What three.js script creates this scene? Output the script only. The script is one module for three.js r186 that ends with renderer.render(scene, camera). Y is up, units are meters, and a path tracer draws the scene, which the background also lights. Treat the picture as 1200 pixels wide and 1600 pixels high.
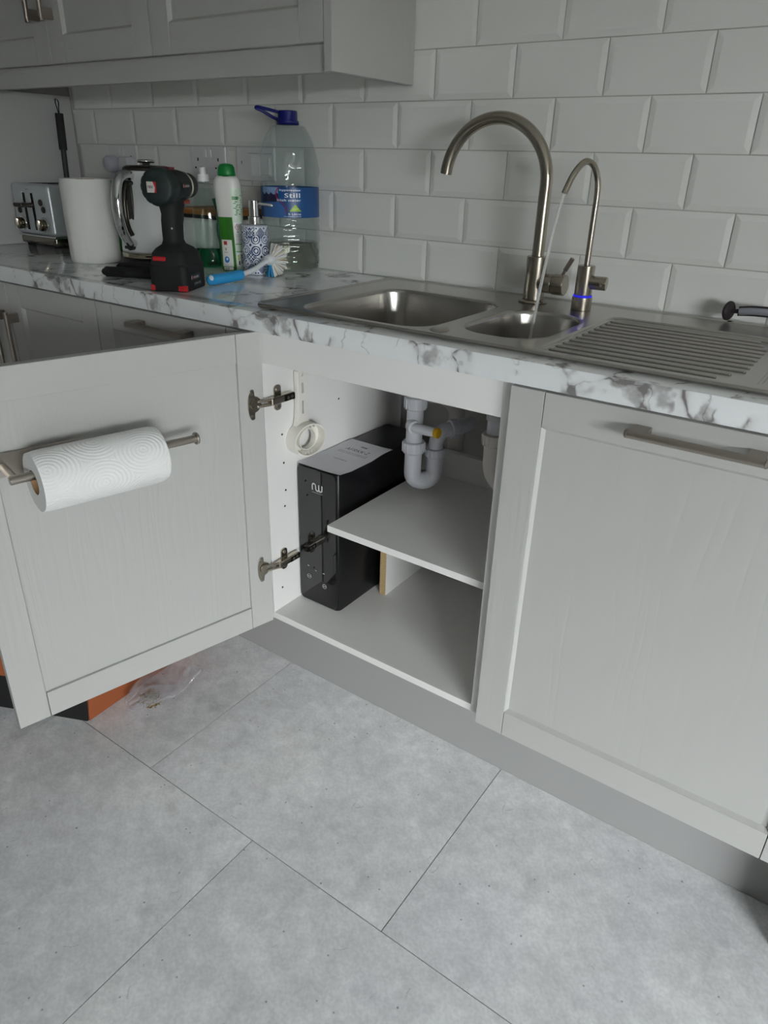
import * as THREE from 'three';
import { RoundedBoxGeometry } from 'three/addons/geometries/RoundedBoxGeometry.js';
import { mergeGeometries, toCreasedNormals } from 'three/addons/utils/BufferGeometryUtils.js';
import { RectAreaLightUniformsLib } from 'three/addons/lights/RectAreaLightUniformsLib.js';
import { FontLoader } from 'three/addons/loaders/FontLoader.js';
import { TextGeometry } from 'three/addons/geometries/TextGeometry.js';

// ---------------------------------------------------------------- camera, sky, window light, exposure
const scene = new THREE.Scene();
const camera = new THREE.PerspectiveCamera(2 * Math.atan(800 / 1106.03) * 180 / Math.PI, 0.75, 0.05, 60);
camera.position.set(0.9858, 1.2127, 1.6157);
camera.rotation.order = 'YXZ';
camera.rotation.set(-0.4585, 0.6035, 0.0287);
scene.add(camera);
const renderer = new THREE.WebGLRenderer({ antialias: true });
renderer.toneMapping = THREE.LinearToneMapping;
renderer.toneMappingExposure = 0.61;
renderer.shadowMap.enabled = true;
// overcast sky, brighter overhead; it reaches the room only through the glazed opening in the right wall
{
  const W = 64, H = 32, d = new Float32Array(W * H * 4);
  for (let j = 0; j < H; j++) for (let i = 0; i < W; i++) { const el = ((j + 0.5) / H - 0.5) * Math.PI, k = el > 0 ? 0.45 + 0.55 * Math.sin(el) : 0.45; d.set([k * 0.95, k * 0.985, k, 1], 4 * (j * W + i)); }
  const t = new THREE.DataTexture(d, W, H, THREE.RGBAFormat, THREE.FloatType); t.mapping = THREE.EquirectangularReflectionMapping; t.magFilter = THREE.LinearFilter; t.needsUpdate = true;
  scene.background = t; scene.backgroundIntensity = 12;
}
RectAreaLightUniformsLib.init();
const WIN = { z0: 2.1, z1: 4.3, y0: 0.1, y1: 2.1, x: 3.7, blind: 1.57 };
// the bright low part of the overcast sky beyond the garden, seen from the room only through that opening
const day = new THREE.RectAreaLight(new THREE.Color(0.94, 0.98, 1.0), 66, 10, 4);
day.position.set(6.2, 3.3, 8.2); day.lookAt(0.5, 0.9, 0.5); scene.add(day);

// ---------------------------------------------------------------- helpers
let seed = 12345;
const rnd = () => { seed = (seed * 1664525 + 1013904223) >>> 0; return seed / 4294967296; };
const rr = (a, b) => a + (b - a) * rnd();
const V = (x, y, z) => new THREE.Vector3(x, y, z);
const names = {};
function numbered(n) { const k = names[n] = (names[n] ?? -1) + 1; return k ? n + '_' + String(k).padStart(3, '0') : n; }
function add(name, geo, mat, parent, pos, rot) {
  const m = new THREE.Mesh(geo, mat); m.castShadow = m.receiveShadow = true;
  m.name = parent ? name : numbered(name);
  if (pos) m.position.set(...pos);
  if (rot) m.rotation.set(...rot);
  (parent || scene).add(m); return m;
}
function thing(name, label, category, pos = [0, 0, 0], ry = 0, group) {
  const g = new THREE.Group(); g.name = numbered(name); g.position.set(...pos); g.rotation.y = ry;
  g.userData = { label, category }; if (group) g.userData.group = group; scene.add(g); return g;
}
function tag(o, label, category, group) { o.userData.label = label; o.userData.category = category; if (group) o.userData.group = group; return o; }
function struct(name, label, category, pos = [0, 0, 0]) { const g = thing(name, label, category, pos); g.userData.kind = 'structure'; return g; }
function sub(name, parent, pos = [0, 0, 0], rot) { const g = new THREE.Group(); g.name = name; g.position.set(...pos); if (rot) g.rotation.set(...rot); parent.add(g); return g; }
// box between two corners, uv in metres from the box's own sides; grain 'x' | 'y' turns the grain along that axis
function boxUV(g, grain = 'y', ox = 0, oy = 0) {
  const p = g.attributes.position, n = g.attributes.normal, uv = new Float32Array(p.count * 2);
  for (let i = 0; i < p.count; i++) {
    const ax = Math.abs(n.getX(i)), ay = Math.abs(n.getY(i)), az = Math.abs(n.getZ(i));
    let u, v;
    if (az >= ax && az >= ay) { u = p.getX(i); v = p.getY(i); }
    else if (ax >= ay) { u = p.getZ(i); v = p.getY(i); }
    else { u = p.getX(i); v = p.getZ(i); }
    if (grain === 'x') [u, v] = [v, u];
    uv[2 * i] = u + ox; uv[2 * i + 1] = v + oy;
  }
  g.setAttribute('uv', new THREE.BufferAttribute(uv, 2)); return g;
}
function bx(x0, x1, y0, y1, z0, z1, r = 0, grain = 'y', seg = 2) {
  const g = r ? new RoundedBoxGeometry(x1 - x0, y1 - y0, z1 - z0, seg, r) : new THREE.BoxGeometry(x1 - x0, y1 - y0, z1 - z0);
  g.translate((x0 + x1) / 2, (y0 + y1) / 2, (z0 + z1) / 2);
  return boxUV(g, grain);
}
function merge(list) { const a = list.map(g => { const q = g.index ? g.toNonIndexed() : g; for (const k of Object.keys(q.attributes)) if (!['position', 'normal', 'uv'].includes(k)) q.deleteAttribute(k); return q; }); return mergeGeometries(a); }
function lathe(pts, seg = 40) { return new THREE.LatheGeometry(pts.map(p => new THREE.Vector2(p[0], p[1])), seg); }
function cyl(r0, r1, h, seg = 32, y = 0) { const g = new THREE.CylinderGeometry(r1, r0, h, seg); g.translate(0, y + h / 2, 0); return g; }
// bevelled cylinder along y from 0 to h
function rod(r, h, b = 0.001, seg = 32) { return lathe([[0.0001, 0], [r - b, 0], [r, b], [r, h - b], [r - b, h], [0.0001, h]], seg); }
function tube(pts, r, seg = 60, rad = 16, closed = false) { return new THREE.TubeGeometry(new THREE.CatmullRomCurve3(pts.map(p => V(...p)), closed, 'catmullrom', 0.5), seg, r, rad, closed); }
function capTube(pts, r, seg = 60, rad = 16) {
  const c = new THREE.CatmullRomCurve3(pts.map(p => V(...p)), false, 'catmullrom', 0.5);
  const ends = [0, 1].map(t => { const g = new THREE.CircleGeometry(r, rad); const d = c.getTangent(t).multiplyScalar(t ? 1 : -1); g.applyQuaternion(new THREE.Quaternion().setFromUnitVectors(V(0, 0, 1), d)); const p = c.getPoint(t); g.translate(p.x, p.y, p.z); return g; });
  return merge([new THREE.TubeGeometry(c, seg, r, rad), ...ends]);
}
// a rod from a to b
function bar(a, b, r, seg = 20) { const A = V(...a), B = V(...b), d = B.clone().sub(A); const g = rod(r, d.length(), Math.min(r * 0.25, 0.0015), seg); g.applyQuaternion(new THREE.Quaternion().setFromUnitVectors(V(0, 1, 0), d.normalize())); g.translate(A.x, A.y, A.z); return g; }
function ext(shape, depth, bevel = 0, seg = 12) { return new THREE.ExtrudeGeometry(shape, { depth, bevelEnabled: bevel > 0, bevelSize: bevel, bevelThickness: bevel, bevelSegments: 2, curveSegments: seg }); }
function rrShape(w, h, r) { const s = new THREE.Shape(); const x = -w / 2, y = -h / 2; s.moveTo(x + r, y); s.lineTo(x + w - r, y); s.absarc(x + w - r, y + r, r, -Math.PI / 2, 0); s.lineTo(x + w, y + h - r); s.absarc(x + w - r, y + h - r, r, 0, Math.PI / 2); s.lineTo(x + r, y + h); s.absarc(x + r, y + h - r, r, Math.PI / 2, Math.PI); s.lineTo(x, y + r); s.absarc(x + r, y + r, r, Math.PI, 1.5 * Math.PI); return s; }
// noise
const perm = new Uint8Array(512); { const p = [...Array(256).keys()]; for (let i = 255; i > 0; i--) { const j = Math.floor(rnd() * (i + 1)); [p[i], p[j]] = [p[j], p[i]]; } for (let i = 0; i < 512; i++) perm[i] = p[i & 255]; }
const fade = t => t * t * (3 - 2 * t), mod = (a, n) => ((a % n) + n) % n;
function vn(x, y, per = 256) { const xi = Math.floor(x), yi = Math.floor(y), fx = fade(x - xi), fy = fade(y - yi); const h = (a, b) => perm[perm[mod(a, per) & 255] + (mod(b, per) & 255)] / 255; return (h(xi, yi) * (1 - fx) + h(xi + 1, yi) * fx) * (1 - fy) + (h(xi, yi + 1) * (1 - fx) + h(xi + 1, yi + 1) * fx) * fy; }
function fbm(x, y, o = 5, per = 256) { let s = 0, a = 0.5, t = 0; for (let i = 0; i < o; i++) { s += a * vn(x, y, per); t += a; x *= 2; y *= 2; per *= 2; a *= 0.5; } return s / t; }
function tex(w, h, fn, srgb = true, repeat = [1, 1]) {
  const d = new Uint8Array(w * h * 4);
  for (let y = 0; y < h; y++) for (let x = 0; x < w; x++) { const c = fn(x / w, y / h); const i = 4 * (y * w + x); if (typeof c === 'number') d[i] = d[i + 1] = d[i + 2] = Math.max(0, Math.min(255, c)); else { d[i] = Math.max(0, Math.min(255, c[0])); d[i + 1] = Math.max(0, Math.min(255, c[1])); d[i + 2] = Math.max(0, Math.min(255, c[2])); } d[i + 3] = 255; }
  const t = new THREE.DataTexture(d, w, h); t.wrapS = t.wrapT = THREE.RepeatWrapping; t.magFilter = THREE.LinearFilter; t.minFilter = THREE.LinearMipmapLinearFilter; t.generateMipmaps = true; if (srgb) t.colorSpace = THREE.SRGBColorSpace; t.repeat.set(...repeat); t.needsUpdate = true; return t;
}
function canvasTex(w, h, draw) { const c = document.createElement('canvas'); c.width = w; c.height = h; const k = c.getContext('2d'); draw(k, w, h); const t = new THREE.CanvasTexture(c); t.colorSpace = THREE.SRGBColorSpace; return t; }
const S = (o) => new THREE.MeshStandardMaterial(o);
const P = (o) => new THREE.MeshPhysicalMaterial(o);

// ---------------------------------------------------------------- materials
// painted ash effect: fine grain running along v, period 0.5 m x 1 m
const grainT = tex(512, 512, (u, v) => { const w = fbm(u * 6, v * 3, 3, 6) * 0.05; const g = fbm((u + w) * 96, v * 3, 3, 3 * 32); const l = Math.pow(1 - Math.abs(2 * fbm((u + w * 2) * 24, v * 2 + 9, 2, 24) - 1), 6); return 200 - g * 70 - l * 60; }, false, [2, 1]);
const cab = S({ color: 0xb4b4b0, roughness: 0.5, bumpMap: grainT, bumpScale: 0.0011 });
const cabBack = S({ color: 0xb4b4b0, roughness: 0.5, bumpMap: grainT, bumpScale: 0.0003 });
const melamine = S({ color: 0xe2e1de, roughness: 0.42 });
const plinthM = S({ color: 0x9a9a98, roughness: 0.5 });
const steel = S({ color: 0xb9b4ad, metalness: 1, roughness: 0.3 });
const brushT = tex(256, 256, (u, v) => 110 + 90 * vn(u * 256, v * 8, 256), false, [4, 4]);
const sinkM = S({ color: 0xb9b6b1, metalness: 1, roughness: 0.27, bumpMap: brushT, bumpScale: 0.00002 });
const tapM = S({ color: 0xada598, metalness: 1, roughness: 0.24 });
const handleM = S({ color: 0xa59c93, metalness: 1, roughness: 0.36 });
const chrome = S({ color: 0xd8d8d8, metalness: 1, roughness: 0.08 });
const nickel = S({ color: 0xbdb5a8, metalness: 1, roughness: 0.2 });
const darkSteel = S({ color: 0x4a4640, metalness: 1, roughness: 0.35 });
const tileM = P({ color: 0xe6e6e1, roughness: 0.16, clearcoat: 0.4, clearcoatRoughness: 0.06 });
const groutM = S({ color: 0xb9b8b2, roughness: 0.95 });
const wallM = S({ color: 0xd2d2ce, roughness: 0.9 });
const sidePanelM = S({ color: 0xb4b4b2, roughness: 0.6 });
const blackPl = S({ color: 0x17181a, roughness: 0.5 });
const blackRubber = S({ color: 0x0e0e10, roughness: 0.85 });
const redPl = S({ color: 0xb01c22, roughness: 0.45 });
const whitePl = S({ color: 0xe4e4e2, roughness: 0.35 });
const sockM = S({ color: 0xd8d8d8, roughness: 0.35 });
const darkHole = S({ color: 0x111111, roughness: 0.9 });
// marble effect laminate, 1.2 m repeat
const NC = 9, cells = []; for (let i = 0; i < NC * NC; i++) cells.push([rnd(), rnd()]);
const marbleT = tex(1024, 1024, (u, v) => {
  const wx = (fbm(u * 6, v * 6, 4, 6) - 0.5) * 1.1 + (fbm(u * 24 + 5, v * 24, 3, 24) - 0.5) * 0.35, wy = (fbm(u * 6 + 3, v * 6 + 7, 4, 6) - 0.5) * 1.1 + (fbm(u * 24, v * 24 + 5, 3, 24) - 0.5) * 0.35;
  const x = u * NC + wx, y = v * NC + wy, xi = Math.floor(x), yi = Math.floor(y); let a = 9, b = 9;
  for (let j = -1; j < 2; j++) for (let i = -1; i < 2; i++) { const c = cells[mod(yi + j, NC) * NC + mod(xi + i, NC)]; const d = Math.hypot(xi + i + c[0] - x, yi + j + c[1] - y); if (d < a) { b = a; a = d; } else if (d < b) b = d; }
  const e = b - a, m = fbm(u * 9 + 2, v * 9 + 1, 4, 9), m2 = fbm(u * 48, v * 48, 4, 48), m3 = fbm(u * 22 + 6, v * 22 + 3, 4, 22);
  const ss = (x0, x1, x) => { const q = Math.max(0, Math.min(1, (x - x0) / (x1 - x0))); return q * q * (3 - 2 * q); };
  const k = ss(0.44, 0.6, m), wd = 0.018 + 0.22 * Math.max(0, m - 0.46) * m2;
  const vein = Math.exp(-e / wd) * k * (0.15 + 1.5 * ss(0.3, 0.65, m2)), smoke = ss(0.55, 0.72, m3) * ss(0.5, 0.62, m) * 0.5, soft = Math.exp(-e / 0.16) * k * 0.22;
  const cr = Math.exp(-Math.abs(fbm(u * 11 + 4, v * 11 + 8, 5, 11) - 0.5) / 0.006) * ss(0.5, 0.62, fbm(u * 6 + 9, v * 6 + 3, 3, 6)) * 0.55 * (0.3 + m2);
  const t = Math.min(0.8, vein + soft + smoke * (0.4 + m2) + cr), cl = (fbm(u * 4, v * 4, 4, 4) - 0.5) * 14;
  return [230 + cl - t * 128, 233 + cl - t * 136, 233 + cl - t * 138];
}, true, [1 / 0.72, 1 / 0.72]);
const marble = P({ map: marbleT, roughness: 0.16, clearcoat: 0.5, clearcoatRoughness: 0.05 });
// pale concrete effect vinyl, 1.25 m repeat
const specks = []; for (let i = 0; i < 130; i++) specks.push([rnd(), rnd(), 0.0003 + 0.0014 * Math.pow(rnd(), 3), rr(40, 90)]);
const scr = []; for (let i = 0; i < 60; i++) scr.push([rnd(), rnd(), rr(0, 6.28), rr(0.004, 0.02)]);
const floorT = tex(1024, 1024, (u, v) => {
  const b = fbm(u * 5, v * 5, 6, 5) - 0.5, c = fbm(u * 17 + 4, v * 17, 5, 17) - 0.5, f = vn(u * 340, v * 340, 170) - 0.5; const pit = Math.max(0, fbm(u * 28, v * 28 + 3, 4, 28) - 0.60) * 150 * Math.max(0, fbm(u * 4 + 2, v * 4, 2, 4) - 0.35);
  const mo = fbm(u * 60 + 7, v * 60, 4, 60) - 0.5; let t = 228 + b * 24 + c * 24 + mo * 26 + f * 16 - pit * 1.3;
  return [t, t * 1.004, t * 1.01 - b * 6];
}, true, [1 / 1.25, 1 / 1.25]);
{ // grit and hairline scratches belong to the print
  const d = floorT.image.data, N = 1024;
  const put = (x, y, k) => { const i = 4 * (mod(Math.round(y), N) * N + mod(Math.round(x), N)); for (let q = 0; q < 3; q++) d[i + q] = d[i + q] * (1 - k) + 70 * k; };
  for (const [x, y, r, q] of specks) { const R = Math.max(1, r * N); for (let j = -2; j <= 2; j++) for (let i = -2; i <= 2; i++) { const e = Math.hypot(i, j); if (e < R + 0.5) put(x * N + i, y * N + j, 0.75 * Math.max(0, 1 - e / (R + 0.6))); } }
  for (const [x, y, a, l] of scr) for (let s = 0; s < l * N; s++) put(x * N + Math.cos(a + s * 0.02) * s, y * N + Math.sin(a + s * 0.02) * s, 0.22);
}
const floorM = P({ map: floorT, roughness: 0.42 });
const glass = P({ color: 0xffffff, roughness: 0.02, transmission: 1, thickness: 0, ior: 1.45 });

// ---------------------------------------------------------------- measures
const WT = 0.941, WB = 0.9022, ZD = 0.577, ZW = 0.591, ZC = 0.557, XL = -1.44, ZP = 0.4937;
const XR = 3.7, ZR = 6.6, CE = 2.4;

// ---------------------------------------------------------------- the room
{
  const f = struct('floor', 'pale grey concrete effect vinyl floor tiles', 'floor');
  add('subfloor', bx(XL - 0.15, XR + 0.15, -0.08, -0.0022, -0.15, ZR + 0.15), S({ color: 0x4b4a48, roughness: 0.9 }), f);
  const px = 0.6257, z0 = 0.956, x0 = -0.0751, g = 0.0009;
  for (let r = 0; r < 12; r++) for (let c = -4; c < 8; c++) {
    const za = z0 + (r - 2) * px, zb = za + px; const off = (r % 2 === 0) ? px / 2 - 0.001 : 0;
    let xa = x0 + off + (c) * px, xb = xa + px; let a = Math.max(xa, XL), b = Math.min(xb, XR), p = Math.max(za, 0), q = Math.min(zb, ZR);
    if (b - a < 0.02 || q - p < 0.02) continue;
    const geo = bx(a + g, b - g, -0.0022, 0, p + g, q - g); const uv = geo.attributes.uv, du = rnd() * 2, dv = rnd() * 2; for (let i = 0; i < uv.count; i++) uv.setXY(i, uv.getX(i) + du, uv.getY(i) + dv);
    add('floor_tile', geo, floorM, f);
  }
  const L = struct('wall_left', 'grey painted side wall at the end of the worktop', 'wall'); add('plaster', bx(XL - 0.16, XL - 0.01, 0, CE, -0.15, ZR), S({ color: 0x8f8f8c, roughness: 0.9 }), L); add('wall_panel', bx(XL - 0.01, XL, WT, 1.382, 0.004, 0.66, 0.001), sidePanelM, L);
  add('ceiling', bx(XL - 0.16, XR + 0.15, CE, CE + 0.1, -0.15, ZR + 0.15), S({ color: 0xdcdcd8, roughness: 0.95 }), struct('ceiling', 'white plain ceiling', 'ceiling'));
  add('plaster', bx(XL - 0.16, XR + 0.15, 0, CE, ZR, ZR + 0.15), S({ color: 0xc6c5c0, roughness: 0.9 }), struct('wall_front', 'pale plain wall facing the sink', 'wall'));
  const R = struct('wall_right', 'pale wall with a glazed opening', 'wall');
  const rm = S({ color: 0xc6c5c0, roughness: 0.9 });
  add('plaster', merge([bx(XR, XR + 0.15, 0, CE, -0.15, WIN.z0), bx(XR, XR + 0.15, 0, CE, WIN.z1, ZR), bx(XR, XR + 0.15, 0, WIN.y0, WIN.z0, WIN.z1), bx(XR, XR + 0.15, WIN.y1, CE, WIN.z0, WIN.z1)]), rm, R);
  const W = struct('window_1', 'white framed window lighting the kitchen', 'window');
  const fm = S({ color: 0xe6e6e4, roughness: 0.4 });
  const zc = (WIN.z0 + WIN.z1) / 2;
  for (const [a, b, c, d] of [[WIN.z0, WIN.z0 + 0.06, WIN.y0, WIN.y1], [WIN.z1 - 0.06, WIN.z1, WIN.y0, WIN.y1], [WIN.z0 + 0.06, WIN.z1 - 0.06, WIN.y0, WIN.y0 + 0.06], [WIN.z0 + 0.06, WIN.z1 - 0.06, WIN.y1 - 0.06, WIN.y1]]) add('window_frame', bx(XR + 0.02, XR + 0.08, c, d, a, b, 0.004), fm, W);
  add('mullion', bx(XR + 0.02, XR + 0.045, WIN.y0 + 0.06, WIN.y1 - 0.06, zc - 0.03, zc + 0.03, 0.004), fm, W);
  add('roller_blind', bx(XR + 0.001, XR + 0.004, WIN.blind, WIN.y1 - 0.002, WIN.z0 + 0.002, WIN.z1 - 0.002), S({ color: 0x9a968e, roughness: 0.9 }), W);
  add('blind_bar', bx(XR - 0.002, XR + 0.012, WIN.blind - 0.02, WIN.blind + 0.002, WIN.z0 + 0.002, WIN.z1 - 0.002, 0.004), fm, W);
  add('pane', bx(XR + 0.05, XR + 0.056, WIN.y0 + 0.06, WIN.y1 - 0.06, WIN.z0 + 0.06, WIN.z1 - 0.06), glass, W);
  add('ground', bx(XR + 0.16, XR + 20, -0.3, -0.1, -12, 20), S({ color: 0x7d7b76, roughness: 0.95 }), struct('trim_1', 'grey paving outside the window', 'paving'));
  // tiled back wall
  const B = struct('wall_back', 'white bevelled brick tiles above the worktop', 'wall');
  add('plaster', bx(XL - 0.16, XR + 0.15, 0, CE, -0.15, -0.003), wallM, B);
  add('grout', bx(XL, 1.75, WT - 0.03, 1.86, -0.003, 0), groutM, B);
  const sx = 0.201, sy = 0.1015, jx = -0.22, jy = 0.9385, gp = 0.0011, bw = 0.0115, lo = 0.002, hi = 0.0046;
  function tileGeo(w, h, bl, br) {
    const x0 = 0, x1 = w, X0 = bl ? bw : 0.0005, X1 = w - (br ? bw : 0.0005), Y0 = bw, Y1 = h - bw;
    const o = [[x0, 0, 0], [x1, 0, 0], [x1, h, 0], [x0, h, 0]], m = o.map(p => [p[0], p[1], lo]), t = [[X0, Y0, hi], [X1, Y0, hi], [X1, Y1, hi], [X0, Y1, hi]];
    const pos = []; const quad = (a, b, c, d) => pos.push(...a, ...b, ...c, ...a, ...c, ...d);
    for (let i = 0; i < 4; i++) { const j = (i + 1) % 4; quad(o[i], o[j], m[j], m[i]); quad(m[i], m[j], t[j], t[i]); }
    quad(t[0], t[1], t[2], t[3]);
    const g = new THREE.BufferGeometry(); g.setAttribute('position', new THREE.Float32BufferAttribute(pos, 3)); g.computeVertexNormals(); return boxUV(g);
  }
  const full = tileGeo(sx - 2 * gp, sy - 2 * gp, true, true);
  for (let r = 0; r < 9; r++) {
    const y = r === 0 ? WT - 0.001 : jy + r * sy, h = jy + (r + 1) * sy - y;
    const ph = r % 2 === 0 ? 0 : 0.5;
    for (let c = -8; c < 10; c++) {
      const xa = jx + (c + ph) * sx, xb = xa + sx; const a = Math.max(xa, XL), b = Math.min(xb, 1.75);
      if (b - a < 0.03) continue; if (r > 5 && b < -0.1) continue;
      const cut = a !== xa || b !== xb || r === 0;
      const g = cut ? tileGeo(b - a - 2 * gp, h - 2 * gp, true, b === xb) : full;
      add('wall_tile', g, tileM, B, [a + gp, y + gp, 0], [rr(-0.004, 0.004), rr(-0.004, 0.004), 0]);
    }
  }
}

// ---------------------------------------------------------------- worktop and sink
const SINK = { x0: -0.098, x1: 0.905, z0: 0.035, z1: 0.548 };
{
  const s = new THREE.Shape(); s.moveTo(XL, -0.002); s.lineTo(1.16, -0.002); s.lineTo(1.16, -ZW); s.lineTo(XL, -ZW); s.closePath();
  const h = new THREE.Path(); h.moveTo(-0.06, -0.06); h.lineTo(-0.06, -0.53); h.lineTo(0.87, -0.53); h.lineTo(0.87, -0.06); h.closePath(); s.holes.push(h);
  const g = ext(s, WT - WB - 0.0024, 0.0012); g.rotateX(-Math.PI / 2); g.translate(0, WB + 0.0012, 0); const gg = toCreasedNormals(g, 0.5);
  // shape y = -z : rotateX(-90) maps y to -z, so the slab runs out to +z
  boxUV(gg);
  tag(add('worktop', gg, marble), 'white marble effect laminate worktop with grey veins', 'worktop');
}
function outline(x0, x1, z0, z1, r, n = 10) { const p = []; for (const [cx, cz, a0] of [[x1 - r, z1 - r, 0], [x0 + r, z1 - r, 90], [x0 + r, z0 + r, 180], [x1 - r, z0 + r, 270]]) for (let i = 0; i <= n; i++) { const a = (a0 + 90 * i / n) * Math.PI / 180; p.push([cx + r * Math.cos(a), cz + r * Math.sin(a)]); } return p; }
function loftRings(rings, capLast = true) {
  const pos = [], idx = [], n = rings[0].length; rings.forEach(R => R.forEach(p => pos.push(...p)));
  for (let k = 0; k < rings.length - 1; k++) for (let i = 0; i < n; i++) { const j = (i + 1) % n, a = k * n + i, b = k * n + j, c = (k + 1) * n + j, d = (k + 1) * n + i; idx.push(a, b, c, a, c, d); }
  if (capLast) { const L = rings[rings.length - 1], cx = L.reduce((s, p) => s + p[0], 0) / n, cy = L[0][1], cz = L.reduce((s, p) => s + p[2], 0) / n; pos.push(cx, cy, cz); const ci = pos.length / 3 - 1, k = (rings.length - 1) * n; for (let i = 0; i < n; i++) idx.push(k + i, k + (i + 1) % n, ci); }
  const g = new THREE.BufferGeometry(); g.setAttribute('position', new THREE.Float32BufferAttribute(pos, 3)); g.setIndex(idx); g.computeVertexNormals(); const uv = new Float32Array(pos.length / 3 * 2); for (let i = 0; i < pos.length / 3; i++) { uv[2 * i] = pos[3 * i] + pos[3 * i + 2]; uv[2 * i + 1] = pos[3 * i + 1] + pos[3 * i + 2] * 0.3; } g.setAttribute('uv', new THREE.BufferAttribute(uv, 2)); return g;
}
function bowl(x0, x1, z0, z1, r, y, depth, lip = 0.008, fil = 0.03, taper = 0.012) {
  const rings = []; const ring = (inset, yy) => rings.push(outline(x0 + inset, x1 - inset, z0 + inset, z1 - inset, Math.max(0.004, r - inset)).map(p => [p[0], yy, p[1]]));
  for (let i = 0; i <= 5; i++) { const a = i / 5 * Math.PI / 2; ring(lip * Math.sin(a), y - lip * (1 - Math.cos(a))); }
  const h = depth - lip - fil; for (let i = 1; i <= 4; i++) ring(lip + taper * i / 4, y - lip - h * i / 4);
  for (let i = 1; i <= 6; i++) { const a = i / 6 * Math.PI / 2; ring(lip + taper + fil * (1 - Math.cos(a)), y - depth + fil * (1 - Math.sin(a))); }
  return loftRings(rings);
}
const mainBowl = [-0.012, 0.306, 0.165, 0.522, 0.062], halfBowl = [0.332, 0.506, 0.20, 0.482, 0.075], drain = [0.522, 0.865, 0.15, 0.522, 0.03];
{
  const t = thing('kitchen_sink', 'stainless steel inset sink with main bowl, half bowl and ribbed drainer', 'sink');
  const y = WT + 0.0045;
  const s = new THREE.Shape(outline(SINK.x0 + 0.012, SINK.x1 - 0.012, SINK.z0 + 0.012, SINK.z1 - 0.012, 0.02).map(p => new THREE.Vector2(p[0], -p[1])));
  for (const b of [mainBowl, halfBowl, drain]) s.holes.push(new THREE.Path(outline(b[0], b[1], b[2], b[3], b[4]).map(p => new THREE.Vector2(p[0], -p[1]))));
  const deck = new THREE.ShapeGeometry(s); deck.rotateX(-Math.PI / 2); deck.translate(0, y, 0); boxUV(deck);
  const rim = []; for (const [i, yy] of [[0.012, 0], [0.010, 0.0004], [0.007, 0.0022], [0.004, 0.0024], [0.0015, 0.0012], [0, -0.0015], [0, -0.0040]]) rim.push(outline(SINK.x0 + i, SINK.x1 - i, SINK.z0 + i, SINK.z1 - i, 0.032 - i).map(p => [p[0], y + yy, p[1]]));
  add('deck', merge([deck, loftRings(rim, false)]), sinkM, t);
  const mb = add('main_bowl', bowl(...mainBowl, y, 0.126), sinkM, t);
  const hb = add('half_bowl', bowl(...halfBowl, y, 0.112, 0.008, 0.025), sinkM, t);
  const dr = add('drainer', bowl(...drain, y, 0.007, 0.003, 0.003, 0.006), sinkM, t);
  for (const [p, b, dy] of [[mb, [0.147, 0.147, 0.283, 0.283], 0.126], [hb, [0.367, 0.367, 0.311, 0.311], 0.112]]) add('waste_strainer', lathe([[0.0001, 0.001], [0.012, 0.001], [0.016, 0.003], [0.034, 0.0035], [0.043, 0.0025], [0.044, 0.0002]]), steel, p, [(b[0] + b[1]) / 2, y - dy, (b[2] + b[3]) / 2]);
  for (let i = 0; i < 11; i++) { const z = 0.178 + i * 0.0305, xa = 0.535 + Math.abs(i - 5) * 0.0, xb = 0.825 - Math.max(0, 2 - i) * 0.01 - Math.max(0, i - 8) * 0.015; const g = new THREE.CapsuleGeometry(0.0034, xb - xa, 4, 10); g.rotateZ(Math.PI / 2); g.scale(1, 0.9, 1); add('ridge', g, sinkM, dr, [(xa + xb) / 2, y - 0.0068, z]); }
  add('waste_control_cap', lathe([[0.0001, 0.004], [0.012, 0.0036], [0.0165, 0.0024], [0.0185, 0]]), steel, t, [0.328, y, 0.502]);
  // underside wastes
  for (const [b, d] of [[[0.147, 0.147, 0.283, 0.283], 0.126], [[0.367, 0.367, 0.311, 0.311], 0.112]]) add('waste_body', lathe([[0.0001, -0.1], [0.021, -0.1], [0.021, -0.05], [0.03, -0.03], [0.043, -0.012], [0.043, -0.002], [0.0001, -0.002]]), S({ color: 0xc9c9cc, roughness: 0.4 }), t, [(b[0] + b[1]) / 2, y - d, (b[2] + b[3]) / 2]);
}

// ---------------------------------------------------------------- taps
{
  const t = thing('mixer_tap', 'brushed steel swan neck mixer tap behind the two bowls', 'tap', [0.331, WT + 0.0046, 0.112]);
  add('flange', lathe([[0.0001, 0], [0.0315, 0], [0.0315, 0.003], [0.028, 0.006], [0.0235, 0.0065]]), tapM, t);
  add('column', lathe([[0.0215, 0.006], [0.0225, 0.0075], [0.0225, 0.094], [0.0215, 0.0955], [0.013, 0.0955]]), tapM, t);
  const R = 0.1205, cy = 0.236, pts = [[0, 0.094, 0], [0, 0.13, 0], [0, 0.18, 0], [0, 0.215, 0]]; for (let i = 0; i <= 16; i++) { const a = i / 16 * 167 * Math.PI / 180; pts.push([-R + R * Math.cos(a), cy + R * Math.sin(a), 0]); }
  pts.push([-2 * R + 0.0005, cy + 0.012, 0]);
  add('spout', capTube(pts, 0.0128, 120, 24), tapM, t);
  const le = sub('lever_unit', t, [0.012, 0.042, 0]);
  const b = merge([rod(0.020, 0.030, 0.001), rod(0.0215, 0.027, 0.0015).translate(0, 0.031, 0)]); b.rotateZ(-Math.PI / 2); add('lever_body', b, tapM, le);
  add('lever', merge([bar([0.048, 0.018, 0], [0.053, 0.029, 0], 0.0034), bar([0.053, 0.029, 0], [0.067, 0.056, 0.0], 0.005)]), tapM, le);
}
const T2 = [0.447, WT + 0.0046, 0.126], TIP = V(0.409, 1.1686, 0.2);
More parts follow.
